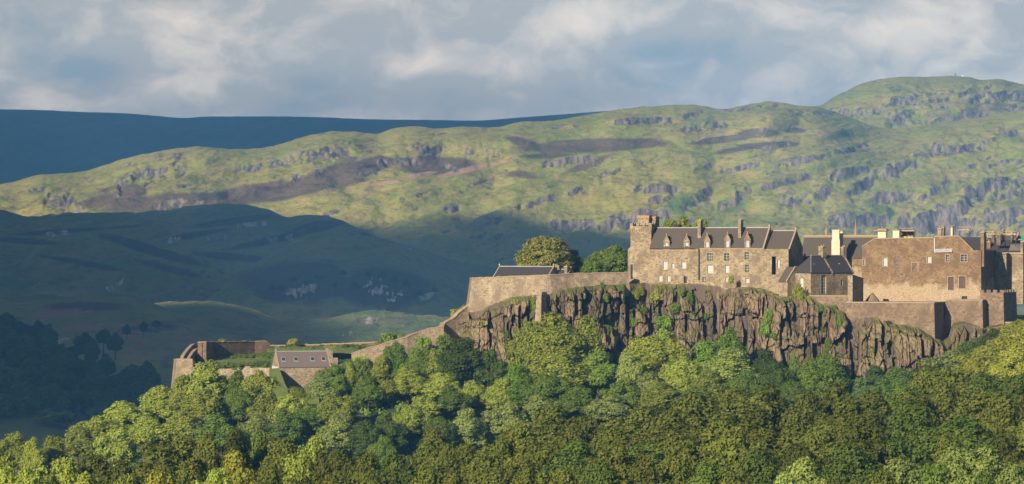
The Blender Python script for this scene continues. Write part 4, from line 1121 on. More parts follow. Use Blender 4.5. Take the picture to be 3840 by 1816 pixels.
# ------------------------------------------------------------------ palace block
PA = Fr(3450, 992, 19, 1145)
pr = PA.root("palace_block", "tall brown stone palace block with pale patched lower wall", "castle building")
a, b = PA.u(3232), PA.u(3679)
zsplit = PA.z(950)
ops = [PA.op(3311, 3327, 967, 998), PA.op(3232 + 4, 3243, 974, 995), PA.op(3477, 3492, 962, 986), PA.op(3547, 3560, 957, 981), PA.op(3603, 3626, 955, 981), PA.op(3556, 3577, 1039, 1088), PA.op(3597, 3621, 1037, 1082), PA.op(3606, 3627, 1111, 1125)]
blk = [PA.op(3355, 3373, 962, 1036), PA.op(3419, 3441, 986, 1020), PA.op(3311, 3327, 999, 1012)]
m = MB(); m.facade(a, b, 0, zsplit, ops + blk, rev=.45)
up = [(a, zsplit), (b, zsplit), (b, PA.z(939)), (PA.u(3648), PA.z(938)), (PA.u(3596), PA.z(887)), (PA.u(3504), PA.z(889)), (PA.u(3502), PA.z(894)), (PA.u(3280), PA.z(896)), (a, PA.z(926))]
m.hexa([(x, 0, z) for x, z in up], [(x, 1.2, z) for x, z in up])
m.poly([(b, 0, 0), (b, 20, 0), (b, 20, PA.z(939)), (b, 0, PA.z(939))]); m.poly([(a, 0, 0), (a, 0, zsplit), (a, 20, zsplit), (a, 20, 0)])
m.build("wall", STONE_B, pr)
for q in blk:
    m = MB(); m.box(q[0] + .003, q[1] - .003, .12, .3, q[2] + .003, q[3] - .003); m.build("blocked_window", STONE_D, pr)
for i, o in enumerate(ops):
    if i == 7:
        m = MB(); m.box(o[0] + .003, o[1] - .003, .4, .44, o[2] + .003, o[3] - .003); m.build("vent_opening", IRON, pr)
    else:
        window(pr, o, pane=SHUT if i in (5, 6) else GLASS if i in (1, 3, 4) else PALE_PANE, bars=(1, 0) if i in (5, 6) else (1, 2), rev=.45, margin=.2, bar_mat=SHUT if i in (5, 6) else PAINT)
for q in (blk[1],):
    m = MB()
    for e in ((q[0] - .2, q[0], q[2], q[3]), (q[1], q[1] + .2, q[2], q[3]), (q[0] - .2, q[1] + .2, q[3], q[3] + .25)):
        m.box(e[0], e[1], -.05, .1, e[2], e[3])
    m.build("window_surround", TRIM, pr)
# copings, lead dormer roof, roof behind, pipe, chimneys
m = MB()
cop = [up[3], up[4], up[5], up[6], up[7], up[8]]
for (x0, z0), (x1, z1) in zip(cop[:-1], cop[1:]):
    m.hexa([(x1, -.12, z1 + .003), (x0, -.12, z0 + .003), (x0, 1.3, z0 + .003), (x1, 1.3, z1 + .003)], [(x1, -.12, z1 + .25), (x0, -.12, z0 + .25), (x0, 1.3, z0 + .25), (x1, 1.3, z1 + .25)])
m.build("coping", TRIM, pr)
m = MB(); q0, q1 = PA.u(3506), PA.u(3572); m.hexa([(q0, -.5, PA.z(948)), (q1, -.5, PA.z(946)), (q1, -.003, PA.z(938)), (q0, -.003, PA.z(938))], [(q0, -.5, PA.z(945)), (q1, -.5, PA.z(943)), (q1, -.003, PA.z(932)), (q0, -.003, PA.z(934))]); m.build("lead_canopy", LEAD, pr)
m = MB(); m.box(PA.u(3503), PA.u(3506), -.2, -.05, PA.z(944), PA.z(893)); m.build("downpipe", PAINT, pr)
m = MB(); m.prism_x([(1.25, PA.z(950)), (9, PA.z(893, 0, 9)), (9, PA.z(890, 0, 9)), (1.25, PA.z(947))], PA.u(3560), PA.u(3676)); m.build("roof", SLATE_D, pr)
m = MB(); m.prism_x([(1.25, PA.z(899)), (8, PA.z(897, 0, 8)), (8, PA.z(960)), (1.25, PA.z(960))], PA.u(3284), PA.u(3555)); m.build("roof", LEAD, pr)
chimney(pr, PA.u(3677, .4), PA.u(3690, .4), .4, 3.0, PA.z(1000), PA.z(870), STONE_B, TRIM, 2)
for x0, x1, yt, yb, v0, mt in ((3292, 3322, 858, 896, 3, CREAM), (3348, 3372, 862, 893, 4, CREAM), (3516, 3530, 856, 892, 2.2, STONE), (3532, 3540, 852, 892, 2.6, STONE_D), (3565, 3572, 852, 892, 5, CREAM), (3380, 3424, 866, 880, 9, STONE_B)):
    chimney(pr, PA.u(x0, v0), PA.u(x1, v0), v0, v0 + 1.6, PA.z(yb + 6, 0, v0), PA.z(yt, 0, v0), mt, TRIM, 2)
m = MB(); m.box(PA.u(3276, 2.5), PA.u(3326, 2.5), 2.4, 4.8, PA.z(866), PA.z(862)); m.build("chimney_ledge", TRIM_O, pr)

# scaffold platforms on the palace roof
def scaffold(x0, x1, ytop, ydeck, ybase, Y, label, net=None, sheet=None):
    S_ = Fr((x0 + x1) / 2, Y, 15, ybase)
    r = S_.root("scaffold", label, "scaffold", "scaffolds on the palace roofs")
    a, b = S_.u(x0), S_.u(x1)
    zt_, zd = S_.z(ytop), S_.z(ydeck)
    n = max(2, int((b - a) / 1.8) + 1)
    for i in range(n):
        for v_ in (0, 1.5):
            x = a + (b - a) * i / (n - 1); m = MB(); m.box(x - .05, x + .05, v_ - .05, v_ + .05, 0, zt_); m.build("pole", IRON, r)
    m = MB(); m.box(a - .3, b + .3, -.2, 1.7, zd, zd + .32); m.build("deck", WOOD, r)
    m = MB(); m.box(a - .2, b + .2, -.1, -.052, zd + .8, zd + .92); m.box(a - .2, b + .2, 1.552, 1.6, zd + .8, zd + .92); m.build("guard_rail", WOOD, r)
    if net:
        m = MB(); m.box(a, b, -.16, -.12, zd + .2, zt_); m.build("netting", net, r)
    if sheet:
        m = MB(); m.box(a + .2, b - .2, .2, .9, .0, .35); m.build("sheet", sheet, r)
    return r


scaffold(3376, 3426, 855, 868, 892, 1000, "scaffold deck over dark roof opening on the left of the palace roof", sheet=YEL)
scaffold(3598, 3634, 855, 864, 888, 1001, "short scaffold deck behind the palace gable peak")
scaffold(3696, 3730, 866, 880, 930, 998, "scaffold deck right of the tall gable chimney")
scaffold(3768, 3808, 866, 880, 925, 1003, "scaffold deck with boards near the right edge of the roofs")
scaffold(3831, 3862, 884, 908, 930, 998, "scaffold with bright green netting at the far right", net=NET)

# ------------------------------------------------------------------ east range, set back and half in the palace's shadow
EA = Fr(3760, 1003, 19, 1140)
er = EA.root("east_range", "set back stone range at the right edge, half in the palace's shadow", "castle building")
a, b = EA.u(3672), EA.u(3837)
z1 = EA.z(953)
m = MB(); m.box(a, b, 0, 14, 0, z1); m.build("wall", STONE, er)
m = MB(); m.prism_x([(.6, z1), (8, EA.z(905, 0, 8)), (8, EA.z(900, 0, 8)), (.6, z1 + .3)], a, b - 1.2); rf = m.build("roof", SLATE_D, er)
m = MB(); m.box(EA.u(3736), b, -.25, .55, z1 - .002, z1 + .45); m.build("parapet", TRIM, er)
for x0, x1, yt, v0, mt in ((3718, 3728, 870, 6, STONE_D), (3736, 3752, 878, 5, STONE_D), (3757, 3763, 862, 7, STONE), (3790, 3797, 872, 7, STONE_D), (3828, 3836, 905, 1, STONE), (3700, 3714, 905, 3, STONE_B)):
    chimney(er, EA.u(x0, v0), EA.u(x1, v0), v0, v0 + 1.5, EA.z(950, 0, v0), EA.z(yt, 0, v0), mt, TRIM_O, 2)
m = MB(); m.prism_x([(1.5, EA.z(945)), (4.0, EA.z(917, 0, 4)), (5, EA.z(917, 0, 5)), (5, EA.z(945))], EA.u(3778), EA.u(3826)); m.build("dormer_block", SLATE_L, er)

# stepped roofs crowded behind the east range
simple_house("rear_block", "small dark gabled block crowded behind the tall gable chimney", 3692, 3738, 918, 893, 990, 1022, 19, 8, STONE_D, SLATE_D, 3715, cat="castle building")
simple_house("rear_block", "brown gabled block behind the roofs near the right edge", 3752, 3800, 912, 884, 990, 1026, 30, 8, STONE_B, SLATE, 3776, cat="castle building")
simple_house("rear_block", "low slate block at the far right behind the parapet", 3802, 3850, 925, 901, 990, 1024, 19, 8, STONE_D, SLATE_L, 3826, cat="castle building")

# ------------------------------------------------------------------ terrace walls under the palace
def block(name, label, x0, x1, ytop, ybot, Y, phi, depth, mat, x_org=None, merlons=0, cat="wall", cop=TRIM, batter=.4):
    B_ = Fr(x_org or (x0 + x1) / 2, Y, phi, ybot)
    r = B_.root(name, label, cat)
    a, b = B_.u(x0), B_.u(x1)
    z = B_.z(ytop)
    m = MB(); m.hexa([(a - batter, -batter, 0), (b + batter, -batter, 0), (b + batter, depth, 0), (a - batter, depth, 0)], [(a, 0, z), (b, 0, z), (b, depth, z), (a, depth, z)]); m.build("wall", mat, r)
    if merlons:
        m = MB(); m.box(a, b, .0, .55, z, z + .45); m.box(b - .55, b, .553, depth, z, z + .45); m.build("parapet", mat, r)
        for i in range(merlons):
            x = a + (b - a) * (i + .25) / (merlons - .5); m = MB(); m.box(x - .55, x + .55, 0, .55, z + .45, z + 1.15); m.build("merlon", mat, r)
        for i in range(1, 5):
            v_ = depth * i / 5; m = MB(); m.box(b - .55, b, v_ - .6, v_ + .6, z + .45, z + 1.15); m.build("merlon", mat, r)
    else:
        m = MB(); m.box(a - .1, b + .1, -.1, depth, z + .003, z + .28); m.build("coping", cop, r)
    return B_, r


block("terrace_wall", "long brown terrace wall on the crag below the palace", 3176, 3503, 1138, 1310, 966, 21, 13.5, STONE_T, 3503)
block("terrace_wall", "narrow terrace wall right of the deep shadowed corner", 3545, 3684, 1128, 1290, 972, 21, 9, STONE_T, 3684)
block("terrace_wall", "stone retaining wall under the hip roofed house", 3035, 3178, 1112, 1230, 978, 14, 10, STONE_T, 3035)
block("crenellated_wall", "crenellated bastion at the right edge with a dark shaded side", 3676, 3763, 1104, 1300, 974, 21, 15, STONE_T, 3763, merlons=4, cat="bastion")
block("low_wall", "low lit wall at the foot of the dark bastion side", 3770, 3850, 1212, 1300, 952, 21, 4, STONE_T)
G = Fr(3266, 982, 20, 1134)
g = G.root("garden_hut", "small conical stone roofed hut on the palace terrace", "hut")
m = MB(); n = 8; rg = lambda r, z: [(r * math.cos((i + .5) * math.pi / 4), 1.5 + r * math.sin((i + .5) * math.pi / 4), z) for i in range(n)]
m.hexa(rg(1.6, -.8), rg(1.6, .35)); m.build("wall", STONE_D, g)
m = MB(); m.hexa(rg(2.0, .3), rg(.25, 2.5)); m.build("roof", STONE_T, g)
m = MB(); m.hexa(rg(.25, 2.5), rg(.12, 2.9)); m.build("finial", TRIM, g)

# ------------------------------------------------------------------ curtain wall, bastion and house behind it
wallstrip("curtain_wall", [(1762, 1046, 1200, 1016), (1769, 1045, 1215, 1002), (1900, 1039, 1200, 997.5), (2050, 1033, 1150, 993), (2062, 1032, 1150, 993.2), (2150, 1028, 1120, 997), (2260, 1025, 1110, 1000.5), (2356, 1024, 1110, 1003.5)], 1.6, STONE_W, "pale angled curtain wall on the left end of the crag", "wall", batter=1.6, coping=TRIM)
BT = Fr(2010, 986, 21, 1212)
b_ = BT.root("buttress", "tall narrow stone buttress against the crag under the curtain wall", "buttress")
a, b = BT.u(2010), BT.u(2030)
m = MB(); m.hexa([(a - .35, -.5, -1), (b + .1, -.5, -1), (b + .1, 5, -1), (a - .35, 5, -1)], [(a + .1, .3, BT.z(1108)), (b - .1, .3, BT.z(1108)), (b - .1, 5, BT.z(1108)), (a + .1, 5, BT.z(1108))]); m.build("shaft", STONE_W, b_)
m = MB(); m.hexa([(a, .2, BT.z(1108) + .003), (b, .2, BT.z(1108) + .003), (b, 5, BT.z(1108) + .003), (a, 5, BT.z(1108) + .003)], [(a + .4, 1.5, BT.z(1096)), (b - .4, 1.5, BT.z(1096)), (b - .4, 5, BT.z(1096)), (a + .4, 5, BT.z(1096))]); m.build("cap", TRIM, b_)


simple_house("slate_house", "low slate roofed house behind the angled curtain wall", 1850, 2056, 1040, 1002, 1075, 1010, 22, 9, STONE, SLATE_D, 1950)
H_, r, *_ = simple_house("small_outhouse", "small slate roofed outhouse with chimney beside the low slate house", 2078, 2128, 1033, 1013, 1060, 1011, 22, 6, STONE, SLATE_D, 2100)
chimney(r, H_.u(2116, .5), H_.u(2127, .5), .5, 1.6, H_.z(1040), H_.z(998), STONE, TRIM, 1)

# sloping curtain wall down to the battery
wallstrip("sloping_wall", [(1318, 1328, 1400, 988), (1370, 1310, 1400, 988), (1440, 1290, 1395, 989), (1528, 1264, 1390, 991), (1570, 1248, 1390, 993), (1612, 1233, 1390, 994), (1664, 1226, 1390, 995), (1668, 1214, 1380, 999), (1700, 1196, 1360, 1001), (1740, 1160, 1330, 1004), (1775, 1135, 1300, 1006)], 1.3, STONE_W, "brown curtain wall sloping down from the crag to the battery", "wall", batter=1.0, coping=TRIM)

# ------------------------------------------------------------------ battery at the left end
wallstrip("front_bastion", [(652, 1350, 1470, 996), (662, 1349, 1470, 985), (722, 1349, 1470, 984), (733, 1366, 1470, 985), (760, 1372, 1470, 986)], 1.5, STONE_W, "pale blunt bastion wall at the left tip of the battery", "wall", batter=.9, coping=TRIM)
wallstrip("curved_wall", [(684, 1350, 1380, 987.5), (690, 1336, 1378, 991), (700, 1321, 1374, 996), (712, 1307, 1370, 1002), (726, 1294, 1366, 1009), (750, 1292, 1366, 1014)], .8, STONE_W, "thin curved parapet rising behind the blunt bastion", "wall", coping=TRIM, group=None)
wallstrip("inner_parapet", [(708, 1350, 1384, 986.5), (716, 1336, 1380, 990), (726, 1322, 1376, 995), (740, 1310, 1372, 1001)], .7, STONE_W, "short inner parapet inside the curve of the battery", "wall", coping=TRIM)
wallstrip("battery_wall", [(747, 1296, 1375, 1006), (757, 1285, 1375, 997), (803, 1284, 1372, 1013), (955, 1282, 1365, 1026), (1000, 1281, 1362, 1028), (1016, 1300, 1360, 1029)], 1.2, STONE_T, "tall brown battery wall with chamfered ends above the grass", "wall", coping=TRIM)
wallstrip("rear_wall", [(1010, 1298, 1360, 1036), (1200, 1293, 1350, 1036), (1420, 1285, 1345, 1034), (1470, 1285, 1345, 1034)], 1.0, STONE_T, "long low wall along the back of the grassy battery", "wall", coping=TRIM)
wallstrip("low_front_wall", [(770, 1386, 1440, 981), (845, 1384, 1440, 980), (915, 1380, 1440, 980), (922, 1374, 1440, 980), (936, 1374, 1440, 980), (940, 1380, 1440, 980), (1012, 1380, 1440, 979)], 1.0, STONE_W, "low front wall of the battery left of the slate roofed cottage", "wall", batter=.4)

HC, hcr, rf, a, b, ze_, zr_ = simple_house("battery_cottage", "grey slate roofed cottage with four skylights on the battery", 1044, 1240, 1376, 1321, 1500, 977, -17, 7.2, STONE_W, SLATE_L, 1044, ops=())
kf = (zr_ - ze_) / 3.6
for x, y in ((1064, 1352), (1111, 1352), (1173, 1351), (1214, 1351)):
    v0 = 1.2; u_ = HC.u(x, v0)
    m = MB(); q = lambda dv, dz, e=0: [(u_ - .45 - e, v0 - e, ze_ + (v0 - e) * kf + dz), (u_ + .45 + e, v0 - e, ze_ + (v0 - e) * kf + dz), (u_ + .45 + e, v0 + .75 + e, ze_ + (v0 + .75 + e) * kf + dz), (u_ - .45 - e, v0 + .75 + e, ze_ + (v0 + .75 + e) * kf + dz)]
    m.hexa(q(0, .2, .12), q(0, .32, .12)); sk_ = m.build("skylight_or_sun_streak", LEAD, rf)
    m = MB(); m.hexa(q(0, .323), q(0, .36)); m.build("pane", GLASS, rf)
m = MB(); m.box(b - .2, b + 1.1, 2.2, 5.0, ze_ - 1, zr_ + .8); m.box(b - .1, b + 2.2, .8, 3.5, ze_ - 1, zr_ - 1.6); m.build("chimney", STONE_W, hcr)
m = MB(); m.box(a - .05, a, .0, 7.2, 4, ze_); m.build("rendered_gable", PAINT, hcr)

# grass banks of the battery
GR, t = new_mat("lawn_grass")
pos = t.n("ShaderNodeNewGeometry").outputs["Position"]
n1, n2 = t.noise(pos, .35, 5, .65), t.noise(pos, 2.2, 4, .7)
c = t.mix(t.ramp(n1, .4, .62), (.085, .13, .018), (.13, .155, .030))
c = t.mix(t.m("MULTIPLY", t.ramp(n2, .5, .75), .6), c, (.05, .08, .015))
bp = t.n("ShaderNodeBump", {"Strength": .9, "Distance": .3, "Height": t.m("ADD", n2, n1)})
t.t.links.new(t.n("ShaderNodeBsdfPrincipled", {"Base Color": c, "Roughness": .95, "Normal": bp.outputs[0]}).outputs[0], t.n("ShaderNodeOutputMaterial").inputs[0])


def bank(name, corners, label, mat, n=40, rough=.35, seed=1):
    p = [P(*q) for q in corners]       # front left, front right, back right, back left
    s_, t_ = np.meshgrid(np.linspace(0, 1, n * 2), np.linspace(0, 1, n))
    G_ = [(1 - t_) * ((1 - s_) * p[0][i] + s_ * p[1][i]) + t_ * ((1 - s_) * p[3][i] + s_ * p[2][i]) for i in range(3)]
    bulge = np.sin(np.pi * t_) * .8
    tag(link(name, grid_mesh(name, G_[0], G_[1], G_[2] + bulge * .6 + rough * fbm(G_[0] / 4, G_[1] / 4, seed, 4)), mat), label, kind="structure")


bank("grass_bank", [(730, 1392, 983), (1060, 1384, 983), (1050, 1325, 1012), (748, 1345, 1012)], "grassy bank inside the battery", GR, seed=3)
bank("upper_grass", [(1000, 1322, 1012), (1400, 1325, 1000), (1430, 1294, 1032), (1000, 1306, 1032)], "rough grass behind the cottage", GR, seed=5, rough=.6)
bank("lawn", [(1170, 1450, 962), (1340, 1400, 972), (1350, 1340, 988), (1186, 1385, 985)], "steep bright lawn right of the cottage", GR, seed=7, rough=.2)
bank("lawn_slope", [(1006, 1560, 945), (1110, 1560, 945), (1046, 1381, 975.5), (1010, 1383, 977)], "bright green grass slope at the cottage corner", GR, seed=9, rough=.15)
bank("lawn_slope", [(1090, 1560, 945), (1200, 1550, 945), (1190, 1420, 975), (1152, 1440, 974)], "bright green grass slope below the cottage wall", GR, seed=10, rough=.15)

# ------------------------------------------------------------------ foliage
def leaf_mat(name, a, b, trans, warm=.0):
    m, t = new_mat(name)
    ob = t.n("ShaderNodeTexCoord").outputs["Object"]
    oi = t.n("ShaderNodeObjectInfo").outputs["Random"]
    n = t.noise(ob, .55, 3, .6)
    n2 = t.noise(ob, 4.0, 2, .6)
    f = t.m("ADD", t.m("MULTIPLY", n, .7), t.m("MULTIPLY", n2, .5))
    c = t.mix(t.ramp(t.m("ADD", f, t.m("MULTIPLY", t.m("SUBTRACT", oi, .5), .25)), .40, .80), a, b)
    hsv = t.n("ShaderNodeHueSaturation", {"Hue": t.ramp(oi, 0, 1, .482, .512, False), "Saturation": 1.0, "Value": t.ramp(t.m("FRACT", t.m("MULTIPLY", oi, 7.3)), 0, 1, .70, 1.24, False), "Color": c})
    d = t.n("ShaderNodeBsdfPrincipled", {"Base Color": hsv.outputs[0], "Roughness": .6})
    d.inputs["Specular IOR Level"].default_value = .10
    tr = t.n("ShaderNodeBsdfTranslucent", {"Color": t.mix(1.0, hsv.outputs[0], trans, "MULTIPLY")})
    mx = t.n("ShaderNodeMixShader", {0: .28, 1: d.outputs[0], 2: tr.outputs[0]})
    t.t.links.new(mx.outputs[0], t.n("ShaderNodeOutputMaterial").inputs[0])
    return m


LEAF = {
 "l": leaf_mat("leaf_light", (0.201, 0.259, 0.033), (0.317, 0.360, 0.059), (1.2, 1.25, .5)),
 "m": leaf_mat("leaf_mid", (0.120, 0.195, 0.024), (0.189, 0.259, 0.037), (1.1, 1.3, .6)),
 "d": leaf_mat("leaf_dark", (0.068, 0.116, 0.018), (0.116, 0.165, 0.029), (1.0, 1.3, .6)),
 "p": leaf_mat("leaf_pale", (0.189, 0.250, 0.059), (0.293, 0.336, 0.091), (1.1, 1.2, .8)),
 "v": leaf_mat("leaf_vivid", (0.112, 0.213, 0.021), (0.177, 0.275, 0.030), (1.2, 1.4, .5)),
 "o": leaf_mat("leaf_olive", (0.090, 0.120, 0.017), (0.154, 0.168, 0.027), (1.3, 1.2, .5)),
 "g": leaf_mat("leaf_green_olive", (0.076, 0.129, 0.018), (0.142, 0.190, 0.030), (1.2, 1.3, .5)),
 "c": leaf_mat("leaf_chestnut", (0.162, 0.226, 0.044), (0.290, 0.344, 0.084), (1.2, 1.25, .7)),
 "y": leaf_mat("leaf_yellow", (0.220, 0.254, 0.027), (0.329, 0.344, 0.048), (1.3, 1.2, .5)),
 "b": leaf_mat("leaf_bluegreen", (0.079, 0.134, 0.037), (0.128, 0.183, 0.055), (1.0, 1.2, .8)),
 "t": leaf_mat("leaf_dome", (0.177, 0.189, 0.037), (0.281, 0.275, 0.061), (1.2, 1.2, .6)),
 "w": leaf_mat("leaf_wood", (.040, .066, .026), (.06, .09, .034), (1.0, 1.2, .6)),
}
BARK = plain_mat("bark", (.10, .075, .055), (.06, .045, .035), 2.0)
rs = np.random.RandomState(12)


def unit(n, rs):
    v = rs.normal(size=(n, 3))
    return v / np.linalg.norm(v, axis=1)[:, None]


def leaves(centres, radii, per, size, rs, flat=.95):
    """leaf sprays scattered over the shells of small clumps; returns a triangle soup"""
    nc_ = len(centres)
    tot = int(per.sum())
    ci = np.repeat(np.arange(nc_), per)
    d = unit(tot, rs)
    d[:, 2] = np.where(d[:, 2] < -.7, -d[:, 2], d[:, 2])
    rad = radii[ci] * rs.uniform(.36, 1.28, tot) * (1 + .25 * gnoise(d[:, 0] * 2.2 + ci * 3.1, d[:, 1] * 2.2 + d[:, 2] * 2, 5))
    p = centres[ci] + d * rad[:, None] * np.array([1, 1, flat])
    nrm = d * 1.0 + unit(tot, rs) * .62 + np.array([0, 0, .06])
    nrm /= np.linalg.norm(nrm, axis=1)[:, None]
    t1 = np.cross(nrm, unit(tot, rs)); t1 /= np.linalg.norm(t1, axis=1)[:, None] + 1e-9
    t2 = np.cross(nrm, t1)
    s = size * rs.uniform(.6, 1.35, tot)[:, None]
    a, b_, c = p + t1 * s, p - t1 * s * .55 + t2 * s * .75, p - t1 * s * .45 - t2 * s * .8
    V = np.stack([a, b_, c], 1).reshape(-1, 3)
    return V


def crown_mesh(name, seed, shape="round", ncl=70, per=190, size=.33):
    r = np.random.RandomState(seed)
    C, Rr = [], []
    ctr, ax = np.array([0, 0, 7.1]), np.array([4.5, 4.5, 6.2])
    if shape == "tall":
        ctr, ax = np.array([0, 0, 6.9]), np.array([4.1, 4.1, 6.5])
    if shape == "dome":
        ctr, ax = np.array([0, 0, 5.6]), np.array([4.7, 4.7, 7.6])
    # a few main limbs' masses, then clumps on their surface
    nm = r.randint(5, 9)
    masses = [(ctr, ax * (.62 if shape != "dome" else .86))]
    for i in range(nm if shape != "dome" else 0):
        a = 2 * math.pi * (i + r.uniform(-.3, .3)) / nm
        el = r.uniform(-.75, .7)
        k = r.uniform(.50, .68)
        masses.append((ctr + ax * np.array([math.cos(a) * math.cos(el), math.sin(a) * math.cos(el), math.sin(el)]) * k, ax * np.array([1, 1, r.uniform(.75, 1.05)]) * r.uniform(.34, .56)))
    if shape != "dome":
        masses.append((ctr + ax * np.array([r.uniform(-.2, .2), r.uniform(-.2, .2), .58]), ax * r.uniform(.36, .46)))
    n = 0
    while n < ncl:
        mi = r.randint(len(masses)) if r.rand() > .2 else 0
        mc, ma = masses[mi]
        d = unit(1, r)[0]
        if d[2] < -.75:
            continue
        p = mc + d * ma * r.uniform(.78, 1.02)
        if any((((p - q) / w) ** 2).sum() < .55 for j, (q, w) in enumerate(masses) if j != mi):
            continue
        C.append(p); Rr.append(r.choice([r.uniform(.55, .9), r.uniform(.9, 1.5)]) * (1.0 if shape != "dome" else .95)); n += 1
    C, Rr = np.array(C), np.array(Rr)
    pr_ = (per * (Rr / 1.1) ** 2 * r.uniform(.6, 1.25, len(Rr))).astype(int)
    V = leaves(C, Rr, pr_, size, r)
    # sparse inner foliage and stray sprays at the rim
    mc = np.array([m[0] for m in masses]); ma = np.array([m[1].mean() for m in masses])
    V2_ = leaves(mc, ma * .86, np.full(len(mc), 150), size * 1.9, r)
    V = np.vstack([V, V2_])
    me = tri_mesh(name, V, np.arange(len(V)).reshape(-1, 3))
    return me


def trunk_mesh(name, seed, top=9.0):
    r = np.random.RandomState(seed)
    m = MB()

    def limb(p0, p1, r0, r1, n=7):
        d = np.array(p1) - np.array(p0); d = d / np.linalg.norm(d)
        a = np.cross(d, [.3, .9, .1]); a /= np.linalg.norm(a); b = np.cross(d, a)
        f = lambda p, q: [tuple(np.array(p) + q * (a * math.cos(2 * math.pi * i / n) + b * math.sin(2 * math.pi * i / n))) for i in range(n)]
        m.hexa(f(p0, r0), f(p1, r1))
    limb((0, 0, -3), (0, 0, .6), .55, .40); limb((0, 0, .6), (.15, .1, 4.2), .40, .30); limb((.15, .1, 4.2), (0, .1, top), .30, .08)
    for i in range(6):
        a = i * 1.05 + r.uniform(-.3, .3); z = 3.6 + i * .6
        e = (math.cos(a) * 3.0, math.sin(a) * 3.0, z + r.uniform(2.0, 3.2)); limb((.1, .1, z), e, .18, .05, 5)
    me = bpy.data.meshes.new(name); me.from_pydata(m.v, [], m.f); me.update(); me.materials.append(BARK)
    return me


CROWNS = [crown_mesh("crown", 100 + i, "round" if i % 3 else "tall", 118 + 8 * (i % 4), 330, .25) for i in range(13)]
ROUND = [c_ for i, c_ in enumerate(CROWNS) if i % 3]
FARC = [crown_mesh("crown", 300 + i, "round", 46, 80, .60) for i in range(4)]
DOME = crown_mesh("crown", 55, "dome", 250, 300, .25)
TRUNKS = [trunk_mesh("trunk", 40 + i) for i in range(4)]
for me in CROWNS + FARC + [DOME]:
    me.materials.append(LEAF["m"])
HAS = {}


def tree(name, px, py, wpx, Y, kind, label, group, base=None, crown=None, trunk=True, hmin=6.5, hmax=19):
    X, z = (px - CX) / F * Y, ZC - (py - CY) / F * Y
    zb_ = float(ground(X, Y)) if base is None else base
    h = z - zb_
    h2 = min(max(h, hmin), hmax)
    o = bpy.data.objects.new(name, None); COL.objects.link(o)
    o.empty_display_size = 1
    wid = wpx / F * Y / 10.0
    o.location = (X, Y, z - h2); o.rotation_euler = (0, 0, random.uniform(0, 6.283)); o.scale = (wid, wid, h2 / 13.6)
    tag(o, label, "tree", group)
    me = crown or random.choice(CROWNS)
    c = bpy.data.objects.new("crown", me); COL.objects.link(c); c.parent = o
    c.material_slots[0].link = "OBJECT"; c.material_slots[0].material = LEAF[kind]
    if trunk:
        t_ = bpy.data.objects.new("trunk", random.choice(TRUNKS)); COL.objects.link(t_); t_.parent = o
    return o


random.seed(5)
KN = {"l": "light green", "m": "mid green", "d": "dark green", "p": "pale green", "v": "vivid green", "o": "olive", "g": "deep olive green", "c": "pale mottled", "y": "yellow green", "b": "blue green", "t": "olive"}
MARK = [(-200, "at the left edge"), (330, "left of the battery"), (740, "below the blunt bastion"), (1010, "below the tall battery wall"), (1260, "below the battery cottage"), (1700, "below the sloping wall"),
        (2080, "below the angled curtain wall"), (2345, "below the plateau trees"), (2480, "below the square tower"), (2700, "below the first tall chimney"), (2890, "below the second tall chimney"), (3060, "below the dark gable"), (3230, "below the hip roofed house"),
        (3480, "below the pale palace wall"), (3660, "below the shadowed terrace corner"), (3800, "below the crenellated bastion"), (9000, "at the right edge")]
ORD = ["first", "second", "third", "fourth", "fifth", "sixth", "seventh", "eighth", "ninth", "tenth", "eleventh", "twelfth", "thirteenth", "fourteenth", "fifteenth", "sixteenth", "seventeenth", "eighteenth", "nineteenth", "twentieth"]


def single_out(items):
    """items: (x, words); repeats are told apart by their order from the left"""
    cnt = {}
    for i_, (x, l_) in enumerate(items):
        cnt.setdefault(l_, []).append((x, i_))
    res = []
    for i_, (x, l_) in enumerate(items):
        q = sorted(cnt[l_])
        k_ = q.index((x, i_))
        res.append(l_ if len(q) == 1 else f"{l_}, {('left' if k_ == 0 else 'right') + ' of two' if len(q) == 2 else ORD[k_] + ' from left'}")
    return res


raw = []
for x, y, w_, Y, kd in TREES:
    row = "bottom edge" if Y < 545 else "middle of front wood" if Y < 605 else "front wood skyline" if Y < 720 else "high castle slope" if Y > 951 else "low castle slope"
    raw.append((x, f"{KN[kd]} tree, {row}, " + next(m_ for lim, m_ in MARK if x < lim)))
for (x, y, w_, Y, kd), txt in zip(TREES, single_out(raw)):
    tree("broadleaf_tree", x, y, w_ * (1.12 if Y > 720 else 1.22), Y, kd, txt, "broadleaf trees in the front wood" if Y < 720 else "broadleaf trees on the castle slope", crown=random.choice(ROUND) if Y < 720 else None)
PL = ["dome shaped olive tree behind the low slate house", "dark tree in the dome shaped tree's shade", "small olive tree between the dome tree and the tower", "bright green tree against the square tower",
      "left green treetop above the long slate roof", "right green treetop above the long slate roof", "middle green treetop above the long slate roof"]
for (x, y, w_, Y, kd), l_ in zip(PLATEAU_TREES, PL):
    hh = 13.5 if kd == "t" else 11 if x < 2400 else 14
    z = ZC - (y - CY) / F * Y
    tree("broadleaf_tree", x, y, w_, Y, kd, l_, "trees behind the castle walls", base=z - hh, crown=DOME if kd == "t" else None)

